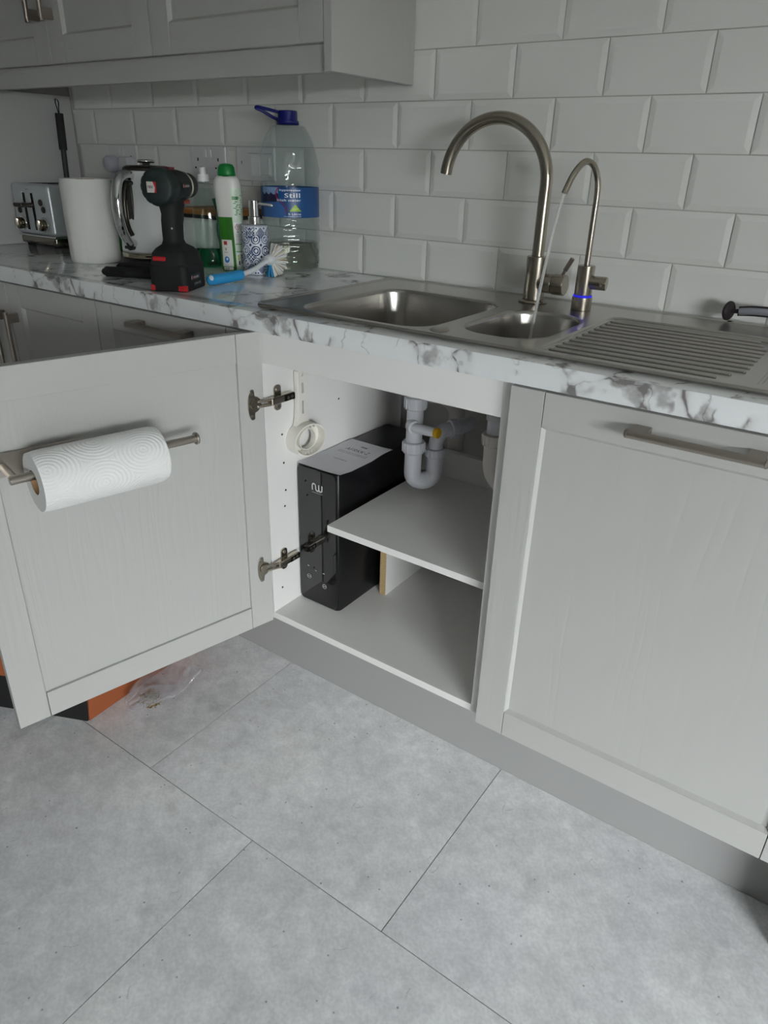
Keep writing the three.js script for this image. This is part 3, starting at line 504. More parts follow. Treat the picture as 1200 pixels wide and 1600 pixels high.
// ---------------------------------------------------------------- on the worktop
const Y = WT + 0.0004;
{
  const t = thing('toaster', 'silver four slice toaster with chrome dials by the side wall', 'toaster', [-1.312, Y, 0.163]);
  const body = S({ color: 0xb9bfc2, metalness: 0.35, roughness: 0.3 });
  const w = 0.204, d = 0.236;
  for (const [x, z] of [[-0.075, 0.095], [0.075, 0.095], [-0.075, -0.095], [0.075, -0.095]]) add('foot', cyl(0.012, 0.012, 0.008, 16), blackRubber, t, [x, 0, z]);
  add('base', bx(-w / 2 + 0.004, w / 2 - 0.004, 0.007, 0.034, -d / 2 + 0.004, d / 2 - 0.003, 0.009, 'y', 4), S({ color: 0x8f897c, metalness: 1, roughness: 0.15 }), t);
  add('base_trim', bx(-w / 2, w / 2, 0.030, 0.036, -d / 2, d / 2, 0.002), chrome, t);
  add('housing', bx(-w / 2, w / 2, 0.036, 0.184, -d / 2, d / 2, 0.012, 'y', 4), body, t);
  for (const x of [-0.055, -0.02, 0.02, 0.055]) add('bread_slot', bx(x - 0.011, x + 0.011, 0.1835, 0.1848, -0.095, 0.075), blackPl, t);
  const f = d / 2;
  for (const x of [-0.032, 0.012]) { add('lever_slot', bx(x - 0.006, x + 0.006, 0.05, 0.158, f - 0.002, f + 0.0008, 0.0002), darkHole, t); add('slot_trim', bx(x - 0.0085, x - 0.006, 0.048, 0.16, f - 0.001, f + 0.0016, 0.0004), chrome, t); }
  add('lever', bx(-0.07, -0.026, 0.115, 0.128, f, f + 0.02, 0.004), darkSteel, t); add('lever', bx(-0.026, 0.018, 0.117, 0.13, f, f + 0.018, 0.004), darkSteel, t);
  for (const x of [-0.062, 0.06]) {
    const k = sub('dial', t, [x, 0.068, f]);
    add('bezel', lathe([[0.0001, 0], [0.0215, 0], [0.0215, 0.003], [0.018, 0.0045], [0.0001, 0.0045]]).rotateX(Math.PI / 2), chrome, k);
    add('knob', lathe([[0.0001, 0.004], [0.0175, 0.004], [0.017, 0.018], [0.0155, 0.0205], [0.0001, 0.021]]).rotateX(Math.PI / 2), S({ color: 0x8c8270, metalness: 1, roughness: 0.12 }), k);
    add('knob_grip', bx(-0.0025, 0.0025, -0.015, 0.015, 0.02, 0.026, 0.001), chrome, k);
  }
  for (const [x, y] of [[0.056, 0.132], [0.066, 0.112], [-0.066, 0.106]]) add('button', lathe([[0.0001, 0], [0.0095, 0], [0.0095, 0.003], [0.007, 0.005], [0.0001, 0.005]]).rotateX(Math.PI / 2), darkSteel, t, [x, y, f]);
  const tt = canvasTex(128, 32, (k, a, b) => { k.fillStyle = '#b3babd'; k.fillRect(0, 0, a, b); k.fillStyle = '#3c4042'; k.font = '22px sans-serif'; k.textAlign = 'center'; k.fillText('SWAN', a / 2, 24); });
  const lb = new THREE.BoxGeometry(0.026, 0.0065, 0.0003); add('lettering', lb, [body, body, body, body, S({ map: tt, metalness: 0.35, roughness: 0.3 }), body], t, [-0.01, 0.168, f + 0.0001]);
}
{
  const t = thing('kitchen_roll', 'plain white paper roll standing on end beside the toaster', 'paper roll', [-0.892, Y, 0.358]);
  const R = 0.0675, H = 0.212, o = lathe([[R - 0.004, 0], [R - 0.001, 0.004], [R, 0.02], [R + 0.001, 0.11], [R, H - 0.015], [R - 0.003, H]], 72); const p = o.attributes.position;
  for (let i = 0; i < p.count; i++) { const a = Math.atan2(p.getZ(i), p.getX(i)), y = p.getY(i) / H; const k = 1 + 0.012 * Math.sin(2 * a + 0.7) + 0.02 * (y) * Math.cos(a - 2.2); p.setX(i, p.getX(i) * k); p.setZ(i, p.getZ(i) * k); } o.computeVertexNormals();
  const plain = S({ color: 0xd9d9d4, roughness: 0.95, bumpMap: embossT, bumpScale: 0.00012 });
  add('sheet', o, plain, t); const top = new THREE.RingGeometry(0.024, R - 0.003, 64, 3); top.rotateX(-Math.PI / 2); add('roll_end', top, tissueEnd, t, [0, H - 0.0015, 0]);
  add('core', lathe([[0.024, 0.002], [0.024, H - 0.001], [0.0228, H - 0.001], [0.0228, 0.002], [0.024, 0.002]]), card, t);
  // loose sheet edge
  const e = []; for (let i = 0; i <= 14; i++) { const a = 0.95 + i / 14 * 0.55, r = R + 0.0018 + 0.002 * (i / 14); e.push([r * Math.cos(a), r * Math.sin(a)]); }
  const pos = [], idx = []; e.forEach(([x, z], i) => { pos.push(x, 0.006 + 0.0 * i, z, x, H - 0.012 - 0.055 * Math.pow(i / 14, 1.5), z); if (i) { const a = 2 * i - 2; idx.push(a, a + 1, a + 2, a + 1, a + 3, a + 2); } }); const lg = new THREE.BufferGeometry(); lg.setAttribute('position', new THREE.Float32BufferAttribute(pos, 3)); lg.setIndex(idx); lg.computeVertexNormals(); boxUV(lg); add('loose_end', lg, plain, t);
}
{
  const t = thing('plastic_tub', 'green tub mostly hidden between paper roll and kettle', 'tub', [-1.03, Y, 0.135]);
  add('body', lathe([[0.0001, 0], [0.05, 0], [0.053, 0.004], [0.058, 0.185], [0.0001, 0.185]]), S({ color: 0x2f7a32, roughness: 0.5 }), t);
  add('lid', lathe([[0.0001, 0.201], [0.056, 0.201], [0.0605, 0.198], [0.061, 0.186], [0.0001, 0.186]]), S({ color: 0x2a8a35, roughness: 0.4 }), t);
}
{
  const t = thing('kettle', 'white jug kettle with chrome loop handle behind the drill', 'kettle', [-0.752, Y, 0.262]);
  const wb = S({ color: 0xdde0de, roughness: 0.42 });
  add('power_base', lathe([[0.0001, 0], [0.088, 0], [0.091, 0.003], [0.091, 0.012], [0.084, 0.018], [0.0001, 0.018]]), blackPl, t);
  add('chrome_ring', lathe([[0.0001, 0.018], [0.087, 0.018], [0.0885, 0.022], [0.0885, 0.031], [0.087, 0.033], [0.0001, 0.033]]), S({ color: 0xb9b09a, metalness: 1, roughness: 0.12 }), t);
  const body = lathe([[0.0001, 0.033], [0.087, 0.033], [0.0875, 0.04], [0.083, 0.1], [0.077, 0.16], [0.071, 0.21], [0.067, 0.232], [0.063, 0.236], [0.0001, 0.236]], 64); const p = body.attributes.position;
  for (let i = 0; i < p.count; i++) { const x = p.getX(i), y = p.getY(i), z = p.getZ(i), a = Math.atan2(z, x); const k = Math.max(0, Math.cos(a + 1.35)); p.setX(i, x * (1 + 0.24 * Math.pow(k, 10) * Math.max(0, (y - 0.1) / 0.13))); p.setZ(i, z * (1 + 0.24 * Math.pow(k, 10) * Math.max(0, (y - 0.1) / 0.13))); } body.computeVertexNormals();
  add('body', body, wb, t);
  add('lid', lathe([[0.0001, 0.249], [0.052, 0.2475], [0.0615, 0.242], [0.063, 0.2365], [0.0001, 0.2365]]), darkSteel, t);
  add('lid_knob', merge([cyl(0.009, 0.011, 0.008, 20, 0.248), lathe([[0.0001, 0.254], [0.021, 0.254], [0.0235, 0.258], [0.021, 0.262], [0.0001, 0.263]])]), chrome, t);
  const h = sub('handle', t, [0, 0, 0], [0, 0.2, 0]);
  const hp = [[0, 0.222, 0.062], [0, 0.226, 0.085], [0, 0.212, 0.113], [0, 0.175, 0.126], [0, 0.13, 0.127], [0, 0.09, 0.118], [0, 0.064, 0.1], [0, 0.058, 0.08]];
  const hg = tube(hp, 0.0115, 80, 20); hg.scale(1.25, 1, 1); add('loop', hg, chrome, h);
  const ip = tube([[0, 0.206, 0.07], [0, 0.202, 0.092], [0, 0.17, 0.104], [0, 0.13, 0.106], [0, 0.098, 0.1], [0, 0.08, 0.09]], 0.007, 50, 12); ip.scale(1.6, 1, 1); add('inner_grip', ip, darkSteel, h);
  add('water_window', bx(-0.010, 0.010, 0.09, 0.2, 0.074, 0.081, 0.003), S({ color: 0x3c3b38, roughness: 0.25 }), h);
  const sw = add('switch', merge([bar([0, 0.051, 0.082], [0, 0.051, 0.098], 0.0095), bx(-0.004, 0.004, 0.047, 0.055, 0.095, 0.112, 0.002)]), blackPl, h, [0.0, 0, 0.004]); sw.userData.label = 'black switch knob';
}
{
  const t = thing('bread_bin', 'white lidded storage box with bamboo lid behind the bottles', 'storage box', [-0.66, Y, 0.092]);
  add('body', bx(-0.1, 0.1, 0, 0.118, -0.072, 0.072, 0.014, 'y', 4), S({ color: 0xcfd0cd, roughness: 0.4 }), t);
  add('seal', bx(-0.097, 0.097, 0.1165, 0.128, -0.069, 0.069, 0.004), blackPl, t);
  const bam = tex(128, 128, (u, v) => { const a = fbm(u * 4, v * 40, 3, 40); return [186 - a * 50, 132 - a * 48, 78 - a * 36]; });
  add('lid', bx(-0.102, 0.102, 0.127, 0.143, -0.074, 0.074, 0.004), S({ map: bam, roughness: 0.55 }), t);
}
function bottleGlass(col) { return P({ color: col, roughness: 0.04, transmission: 1, thickness: 0, ior: 1.45 }); }
{
  const t = thing('washing_up_bottle', 'clear washing up liquid bottle with green liquid and white cap', 'bottle', [-0.578, Y, 0.222], 0.6);
  const prof = (o) => [[0.0001, 0.001], [0.028 - o, 0.001], [0.0325 - o, 0.005], [0.033 - o, 0.05], [0.0335 - o, 0.09], [0.033 - o, 0.13], [0.0285 - o, 0.165], [0.0215 - o, 0.19], [0.0165 - o, 0.205], [0.0135 - o, 0.214], [0.0132 - o, 0.221]];
  const el = g => { g.scale(1.08, 1, 0.72); return g; };
  add('shell', el(lathe(prof(0), 48)), bottleGlass(0xf4fbf8), t);
  add('liquid', el(lathe([[0.0001, 0.003], [0.0265, 0.003], [0.0308, 0.007], [0.0314, 0.05], [0.0001, 0.05]], 48)), P({ color: 0x8fe0bf, roughness: 0.05, transmission: 1, thickness: 0.05, ior: 1.34, attenuationColor: new THREE.Color(0.05, 0.55, 0.38), attenuationDistance: 0.05 }), t);
  add('side_grip', tube([[0.024, 0.175, 0], [0.034, 0.14, 0], [0.031, 0.10, 0], [0.036, 0.06, 0], [0.033, 0.02, 0]], 0.006, 40, 12), P({ color: 0x4fae8c, roughness: 0.12, transmission: 0.7, thickness: 0 }), t);
  add('cap', merge([cyl(0.0148, 0.0148, 0.017, 28, 0.215), cyl(0.0085, 0.0075, 0.016, 24, 0.232)]), whitePl, t);
}
{
  const t = thing('cream_cleaner_bottle', 'white and green cream cleaner bottle with green cap', 'bottle', [-0.497, Y, 0.206], 0.62);
  const T = canvasTex(1024, 1024, (k, w, h) => {
    k.fillStyle = '#dcdcd6'; k.fillRect(0, 0, w, h);
    // camera side is the middle of the sheet
    k.fillStyle = '#2f7a1c'; k.fillRect(0, h * 0.42, w * 0.53, h); k.fillStyle = '#cfe0cc'; k.fillRect(w * 0.53, h * 0.12, w * 0.3, h); k.fillStyle = '#3f8a2a'; k.fillRect(w * 0.83, h * 0.42, w * 0.2, h); k.fillStyle = '#2a6d18'; k.fillRect(w * 0.46, h * 0.42, w * 0.07, h);
    k.fillStyle = '#e2e4dd'; k.fillRect(w * 0.36, h * 0.66, w * 0.145, h * 0.29); k.fillStyle = '#b03a32'; k.fillRect(w * 0.405, h * 0.675, w * 0.05, h * 0.04); k.fillStyle = '#333'; k.font = 'bold 44px sans-serif'; k.textAlign = 'center'; k.fillText('U', w * 0.43, h * 0.775); k.font = '17px sans-serif'; k.fillText('Unilever', w * 0.43, h * 0.80); k.fillStyle = '#2d7cc0'; k.beginPath(); k.arc(w * 0.435, h * 0.875, 36, 0, 7); k.fill(); k.fillStyle = '#e8eef4'; k.beginPath(); k.arc(w * 0.44, h * 0.868, 14, 0, 7); k.fill();
    k.fillStyle = '#f0f0ee'; k.fillRect(w * 0.37, h * 0.955, w * 0.13, h * 0.035); k.fillStyle = '#1e1a18'; k.font = 'bold 34px sans-serif'; k.fillText('C/7', w * 0.435, h * 0.986);
    const c = '#2c7a3c'; k.fillStyle = c; k.fillRect(w * 0.545, h * 0.205, w * 0.09, h * 0.035); k.beginPath(); k.arc(w * 0.6, h * 0.17, 20, 0, 7); k.stroke();
    for (let i = 0; i < 9; i++) { k.fillRect(w * (0.55 + 0.06 * rnd()), h * (0.255 + i * 0.017), w * rr(0.02, 0.05), h * 0.008); k.fillRect(w * (0.64 + 0.05 * rnd()), h * (0.19 + i * 0.024), w * rr(0.012, 0.03), h * 0.012); }
    k.fillStyle = '#e8ece6'; k.fillRect(w * 0.54, h * 0.475, w * 0.14, h * 0.22); k.strokeStyle = '#c03020'; k.lineWidth = 6; k.beginPath(); k.moveTo(w * 0.585, h * 0.49); k.lineTo(w * 0.615, h * 0.525); k.lineTo(w * 0.585, h * 0.56); k.lineTo(w * 0.555, h * 0.525); k.closePath(); k.stroke(); k.fillStyle = '#222'; k.fillRect(w * 0.582, h * 0.51, 7, 22); k.fillRect(w * 0.57, h * 0.572, 34, 8);
    k.fillStyle = '#7c8a7c'; for (let i = 0; i < 12; i++) k.fillRect(w * 0.55, h * (0.595 + i * 0.0085), w * rr(0.08, 0.12), 3);
    k.fillStyle = '#5c9a62'; k.fillRect(w * 0.54, h * 0.70, w * 0.14, h * 0.01); k.fillRect(w * 0.54, h * 0.78, w * 0.14, h * 0.01);
    k.fillStyle = '#e6eae4'; k.fillRect(w * 0.55, h * 0.80, w * 0.12, h * 0.14); k.fillStyle = '#1b1b1b'; for (let i = 0; i < 24; i++) k.fillRect(w * 0.595, h * (0.815 + i * 0.0045), w * 0.06, rr(1, 4)); k.fillStyle = '#9ec23a'; k.fillRect(w * 0.555, h * 0.82, w * 0.02, h * 0.06); k.fillStyle = '#1b1b1b'; k.fillRect(w * 0.56, h * 0.885, w * 0.02, h * 0.045);
  });
  // oval section lofted upward, leaning a little
  const n = 56, rows = [[0, 0.031, 0.020, 0], [0.004, 0.034, 0.0225, 0], [0.06, 0.033, 0.0225, -0.001], [0.11, 0.0315, 0.0225, -0.003], [0.15, 0.0325, 0.023, -0.0045], [0.185, 0.035, 0.024, -0.006], [0.212, 0.035, 0.0235, -0.007], [0.224, 0.031, 0.021, -0.007], [0.230, 0.0235, 0.018, -0.007], [0.2305, 0.0001, 0.0001, -0.007]];
  const pos = [], uv = [], idx = []; rows.forEach(([y, a, b, sx], r) => { for (let i = 0; i <= n; i++) { const q = i / n * 2 * Math.PI + Math.PI / 2; const ce = Math.sign(Math.cos(q)) * Math.pow(Math.abs(Math.cos(q)), 0.8), se = Math.sign(Math.sin(q)) * Math.pow(Math.abs(Math.sin(q)), 0.8); pos.push(a * -ce + sx, y, b * -se); uv.push(1 - i / n, y / 0.2305); if (r && i) { const A = (r - 1) * (n + 1) + i - 1, B = A + 1, C = r * (n + 1) + i - 1, Dd = C + 1; idx.push(A, B, C, B, Dd, C); } } });
  const g = new THREE.BufferGeometry(); g.setAttribute('position', new THREE.Float32BufferAttribute(pos, 3)); g.setAttribute('uv', new THREE.Float32BufferAttribute(uv, 2)); g.setIndex(idx); g.computeVertexNormals();
  add('body', g, S({ map: T, roughness: 0.35, side: THREE.DoubleSide }), t);
  const cp = lathe([[0.0001, 0.229], [0.0225, 0.229], [0.0228, 0.236], [0.0205, 0.25], [0.016, 0.2565], [0.008, 0.2585], [0.0001, 0.2588]]); cp.scale(1, 1, 0.85); add('cap', cp, S({ color: 0x0b7a33, roughness: 0.35 }), t, [-0.007, 0, 0]);
}
{
  const t = thing('soap_dispenser', 'blue and white patterned ceramic soap dispenser with chrome pump', 'soap dispenser', [-0.408, Y, 0.214]);
  const T = canvasTex(1024, 512, (k, w, h) => {
    k.fillStyle = '#d9dfe8'; k.fillRect(0, 0, w, h); const N = 8, M = 4, c = w / N; k.strokeStyle = '#1c3566'; k.fillStyle = '#1c3566';
    for (let j = 0; j < M; j++) for (let i = 0; i < N; i++) {
      k.save(); k.translate((i + 0.5) * c, (j + 0.5) * c); const q = c / 2 - 3; k.lineWidth = 7; const kind = (i * 3 + j * 5 + (i * j) % 2) % 4;
      if (kind === 0) { for (let a = 0; a < 4; a++) { k.rotate(Math.PI / 2); k.beginPath(); k.ellipse(q * 0.5, q * 0.5, q * 0.55, q * 0.24, Math.PI / 4, 0, 7); k.stroke(); k.beginPath(); k.moveTo(0, -q); k.lineTo(q * 0.3, -q * 0.6); k.lineTo(-q * 0.3, -q * 0.6); k.fill(); } }
      if (kind === 1) { for (const a of [0, 1, 2, 3]) { k.beginPath(); k.arc((a % 2 ? 1 : -1) * q, (a > 1 ? 1 : -1) * q, q * 0.8, 0, 7); k.stroke(); k.beginPath(); k.arc((a % 2 ? 1 : -1) * q, (a > 1 ? 1 : -1) * q, q * 0.42, 0, 7); k.stroke(); } k.rotate(Math.PI / 4); k.fillRect(-q * 0.2, -q * 0.2, q * 0.4, q * 0.4); }
      if (kind === 2) { k.rotate(Math.PI / 4); for (const x of [-1, 0, 1]) for (const y of [-1, 0, 1]) { k.fillRect(x * q * 0.46 - q * 0.15, y * q * 0.46 - q * 0.15, q * 0.3, q * 0.3); } k.strokeRect(-q * 0.75, -q * 0.75, q * 1.5, q * 1.5); }
      if (kind === 3) { k.lineWidth = 8; for (const s of [0.25, 0.55, 0.85]) { k.beginPath(); k.moveTo(0, -q * s); k.lineTo(q * s, 0); k.lineTo(0, q * s); k.lineTo(-q * s, 0); k.closePath(); k.stroke(); } for (const a of [0, 1, 2, 3]) { k.beginPath(); k.arc((a % 2 ? 1 : -1) * q * 0.8, (a > 1 ? 1 : -1) * q * 0.8, q * 0.16, 0, 7); k.fill(); } }
      k.restore(); k.strokeStyle = '#8fa0bf'; k.lineWidth = 2; k.strokeRect(i * c, j * c, c, c); k.strokeStyle = '#1c3566';
    }
  });
  const g = lathe([[0.0345, 0.003], [0.0345, 0.117]], 56); add('printed_body', g, P({ map: T, roughness: 0.18, clearcoat: 0.4 }), t);
  add('shoulder', lathe([[0.0345, 0.117], [0.0335, 0.1195], [0.03, 0.1205], [0.0001, 0.1205]], 56), S({ color: 0xcdd3dc, roughness: 0.2 }), t); add('foot', lathe([[0.0001, 0], [0.033, 0], [0.0345, 0.003]], 56), S({ color: 0xcdd3dc, roughness: 0.2 }), t);
  add('collar', lathe([[0.0001, 0.12], [0.015, 0.12], [0.0155, 0.122], [0.0155, 0.138], [0.0145, 0.1395], [0.0001, 0.14]]), chrome, t);
  const pm = sub('pump', t, [0, 0, 0], [0, 0.72, 0]); add('pump_head', lathe([[0.0001, 0.139], [0.0115, 0.139], [0.012, 0.141], [0.012, 0.176], [0.011, 0.178], [0.0001, 0.178]]), chrome, pm); add('nozzle', merge([bar([0.008, 0.17, 0], [0.046, 0.167, 0], 0.0038), bar([0.045, 0.1685, 0], [0.046, 0.163, 0], 0.0034)]), chrome, pm);
}
{
  const t = thing('water_bottle', 'five litre clear plastic water bottle with blue cap and label', 'bottle', [-0.40, Y, 0.0855], 0);
  const pr = []; const rad = y => y < 0.006 ? 0.062 + 0.012 * y / 0.006 : y < 0.235 ? 0.0768 - 0.0016 * Math.pow(Math.abs(Math.sin(y * 2 * Math.PI / 0.052)), 8) * (y < 0.12 ? 1.6 : 0) - (y > 0.13 && y < 0.202 ? 0.0012 : 0) : 0.0768 * Math.pow(Math.cos((y - 0.235) / 0.112 * 1.13), 0.92) * (1) + 0.0;
  pr.push([0.0001, 0.004], [0.05, 0.003]); for (let i = 0; i <= 64; i++) { const y = 0.0005 + i / 64 * 0.334; pr.push([Math.max(0.0235, rad(y)), y]); } pr.push([0.0235, 0.338]);
  const g = lathe(pr, 72), p = g.attributes.position; for (let i = 0; i < p.count; i++) { const x = p.getX(i), y = p.getY(i), z = p.getZ(i), a = Math.atan2(z, x); if (Math.hypot(x, z) < 0.05) continue; const dent = -0.010 * Math.exp(-(((a - 0.75) / 0.45) ** 2) - (((y - 0.245) / 0.028) ** 2)) - 0.007 * Math.exp(-(((a - 1.9) / 0.35) ** 2) - (((y - 0.225) / 0.05) ** 2)) + (y < 0.12 ? 0.0014 * Math.sin(a * 10) * Math.sin(y * 60) : y > 0.203 ? 0.005 * (vn(a * 3 + 20, y * 38) - 0.5) + 0.002 * (vn(a * 8 + 20, y * 90) - 0.5) : 0); const k = 1 + dent / Math.hypot(x, z); p.setX(i, x * k); p.setZ(i, z * k); } g.computeVertexNormals();
  add('shell', g, bottleGlass(0xf1f5f5), t);
  add('water', lathe([[0.0001, 0.005], [0.06, 0.005], [0.071, 0.009], [0.0735, 0.02], [0.0735, 0.07], [0.0001, 0.07]], 64), P({ color: 0xf8f6ea, transmission: 1, roughness: 0.0, ior: 1.33, thickness: 0.1 }), t);
  const T = canvasTex(1024, 256, (k, w, h) => {
    k.fillStyle = '#0f4a86'; k.fillRect(0, 0, w, h); const o = w * 0.5;
    k.fillStyle = '#7f9cc4'; k.fillRect(o - 190, 0, 120, 60); k.fillStyle = '#1b1a36'; k.beginPath(); k.moveTo(o - 190, 60); for (let i = 0; i <= 10; i++) k.lineTo(o - 190 + i * 12, 42 + 14 * ((i * 7) % 3)); k.lineTo(o - 70, 130); k.lineTo(o - 190, 130); k.fill(); k.fillStyle = '#3c65a0'; k.beginPath(); k.moveTo(o - 190, 130); k.lineTo(o - 70, 120); k.quadraticCurveTo(o - 20, 170, o - 30, 256); k.lineTo(o - 190, 256); k.fill();
    k.strokeStyle = '#a02445'; k.lineWidth = 6; k.beginPath(); k.moveTo(o - 66, 0); k.quadraticCurveTo(o - 105, 60, o - 60, 115); k.quadraticCurveTo(o - 15, 160, o - 30, 215); k.stroke();
    k.fillStyle = '#e6edf5'; k.textAlign = 'right'; k.font = 'bold 22px sans-serif'; k.fillText('hypervalue', o + 56, 30); k.font = 'bold 50px sans-serif'; k.fillText('Still', o + 56, 84); k.font = 'bold 26px sans-serif'; k.fillText('irish water', o + 56, 116); k.font = 'bold 24px sans-serif'; k.fillText('5 Litre', o + 56, 232); k.fillRect(o - 40, 242, 96, 3);
    k.fillStyle = '#a6cf2a'; k.beginPath(); k.moveTo(o + 24, 140); k.lineTo(o + 58, 200); k.lineTo(o - 10, 200); k.fill(); k.fillStyle = '#d8ea7a'; k.fillRect(o + 8, 178, 32, 6);
  });
  const lb = lathe([[0.0764, 0.1312], [0.0764, 0.2]], 72); lb.rotateY(Math.PI + 0.76); add('label', lb, S({ map: T, roughness: 0.35, side: THREE.DoubleSide }), t);
  t.scale.set(1, 1.04, 1);
  const bl = S({ color: 0x141a6e, roughness: 0.35 });
  const cp = sub('cap', t); add('cap_body', lathe([[0.0001, 0.337], [0.028, 0.337], [0.028, 0.345], [0.0245, 0.347], [0.0243, 0.365], [0.023, 0.3675], [0.0001, 0.368]]), bl, cp);
  add('carry_loop', tube([[-0.018, 0.344, 0.0], [-0.04, 0.354, 0.014], [-0.058, 0.366, 0.03], [-0.068, 0.3715, 0.042], [-0.06, 0.3735, 0.045], [-0.042, 0.370, 0.034], [-0.018, 0.364, 0.016]], 0.0038, 60, 12), bl, cp);
}
{
  const t = thing('cordless_drill', 'black and red cordless drill standing upright on its battery', 'drill', [-0.3725, Y, 0.503], 0.4457);
  const body = S({ color: 0x121516, roughness: 0.55 }), dark = S({ color: 0x0b0c0d, roughness: 0.7 }), teal = S({ color: 0x12201f, roughness: 0.55 });
  const bat = sub('battery', t);
  const bs = rrShape(0.084, 0.104, 0.012); const bg = ext(bs, 0.05, 0.003, 6); bg.rotateX(-Math.PI / 2); bg.translate(0, 0.003, 0); add('case', bg, dark, bat);
  for (const [x, z, w, d] of [[-0.036, 0.0515, 0.012, 0.006], [0.034, 0.0515, 0.022, 0.006], [-0.036, -0.05, 0.012, 0.006], [0.036, -0.05, 0.012, 0.006]]) add('corner_pad', bx(x - w / 2, x + w / 2, 0.001, 0.0135, z - d / 2, z + d / 2 + 0.0008 * Math.sign(z), 0.002), redPl, bat);
  add('release_button', bx(-0.03, 0.0, 0.064, 0.0735, 0.044, 0.0575, 0.003), redPl, bat);
  const T = canvasTex(256, 64, (k, w, h) => { k.fillStyle = '#0c0d0e'; k.fillRect(0, 0, w, h); k.fillStyle = '#b02830'; k.fillRect(6, 14, 46, 34); k.fillStyle = '#c9c5c0'; k.fillRect(6, 14, 16, 34); k.fillStyle = '#c9c5c0'; k.font = 'bold 40px sans-serif'; k.fillText('metabo', 64, 46); });
  const T2b = canvasTex(256, 64, (k, w, h) => { k.fillStyle = '#0c0d0e'; k.fillRect(0, 0, w, h); k.fillStyle = '#a8a5a0'; k.font = 'bold 34px sans-serif'; k.fillText('Li-Power 18V', 20, 42); });
  const dm = [dark, dark, dark, dark, dark, dark]; const m1 = [S({ map: T, roughness: 0.5 }), ...dm.slice(1)]; const m2 = [S({ map: T2b, roughness: 0.5 }), ...dm.slice(1)];
  const l1 = new THREE.BoxGeometry(0.0006, 0.013, 0.05); add('lettering', l1, m1, bat, [0.0452, 0.028, 0.006]); add('lettering', new THREE.BoxGeometry(0.0006, 0.01, 0.04), m2, bat, [0.0452, 0.0135, -0.002]);
  // tool foot above the battery
  const fs = [[0.052, 0.044, 0.055, 0], [0.062, 0.044, 0.055, 0], [0.078, 0.042, 0.05, 0.001], [0.088, 0.034, 0.04, 0.002], [0.096, 0.024, 0.03, 0.004], [0.105, 0.0205, 0.0255, 0.005], [0.125, 0.021, 0.026, 0.004], [0.145, 0.0215, 0.0265, 0.002], [0.158, 0.0205, 0.0265, 0], [0.172, 0.024, 0.031, -0.003], [0.192, 0.027, 0.036, -0.005]];
  const rings = fs.map(([y, a, b, z]) => { const o = []; for (let i = 0; i < 36; i++) { const q = i / 36 * 2 * Math.PI, e = y < 0.09 ? 0.45 : 0.8; o.push([a * Math.sign(Math.cos(q)) * Math.pow(Math.abs(Math.cos(q)), e), y, z + b * Math.sign(Math.sin(q)) * Math.pow(Math.abs(Math.sin(q)), e)]); } return o; });
  add('grip', loftRings(rings), S({ color: 0x0f1112, roughness: 0.7 }), t); const logoS = new THREE.SphereGeometry(0.0022, 12, 8); logoS.scale(1, 1, 0.4); add('grip_screw', logoS, steel, t, [0.01, 0.13, 0.0295]);
  add('trigger', capTube([[0, 0.176, -0.034], [0, 0.162, -0.04], [0, 0.146, -0.038], [0, 0.136, -0.03]], 0.009, 20, 12), blackPl, t);
  const hd = sub('head', t, [0, 0.2125, 0]);
  const ax = g => { g.rotateX(Math.PI / 2); return g; }; // lathe y -> z
  add('motor_housing', ax(lathe([[0.0001, -0.058], [0.028, -0.058], [0.031, -0.05], [0.0335, -0.03], [0.0345, -0.005], [0.036, 0.02], [0.036, 0.032], [0.0001, 0.032]], 48)), body, hd);
  const rc = lathe([[0.0372, 0.028], [0.0385, 0.033], [0.0385, 0.05], [0.0365, 0.060], [0.03, 0.0665], [0.0001, 0.0675]], 56); const rp = rc.attributes.position; for (let i = 0; i < rp.count; i++) { const a = Math.atan2(rp.getZ(i), rp.getX(i)), r = Math.hypot(rp.getX(i), rp.getZ(i)); if (r > 0.033) { const k = 1 - 0.03 * Math.pow(Math.abs(Math.sin(a * 7)), 8); rp.setX(i, rp.getX(i) * k); rp.setZ(i, rp.getZ(i) * k); } } rc.computeVertexNormals(); add('rear_cap', ax(rc), teal, hd);
  const Tl = canvasTex(128, 128, (k, w, h) => { k.fillStyle = '#c4c0bb'; k.fillRect(0, 0, w, h); k.fillStyle = '#b5222c'; k.beginPath(); k.moveTo(84, 0); k.lineTo(128, 0); k.lineTo(128, 128); k.lineTo(96, 128); k.lineTo(110, 70); k.closePath(); k.fill(); k.fillStyle = '#222'; k.font = 'bold 44px sans-serif'; k.fillText('18V', 8, 78); });
  add('badge', new THREE.BoxGeometry(0.021, 0.021, 0.0008), [dark, dark, dark, dark, S({ map: Tl, roughness: 0.45 }), dark], hd, [-0.008, 0.0, 0.0676]);
  const rd = add('direction_switch', bx(-0.008, 0.014, 0.030, 0.0385, -0.005, 0.018, 0.002), S({ color: 0x6a141c, roughness: 0.5 }), hd); rd.userData.label = 'dark red switch on top';
  add('side_badge', new THREE.BoxGeometry(0.0006, 0.012, 0.045), m1, hd, [0.0352, 0.002, -0.012], [0, 0.05, 0]);
  add('lower_accent', bx(0.012, 0.026, -0.035, -0.027, -0.045, -0.01, 0.003), S({ color: 0x8a2a22, roughness: 0.5 }), hd);
  add('gear_ring', ax(lathe([[0.0001, -0.066], [0.0285, -0.066], [0.0295, -0.064], [0.0292, -0.057], [0.0001, -0.057]], 48)), S({ color: 0xa8a49a, metalness: 1, roughness: 0.35 }), hd);
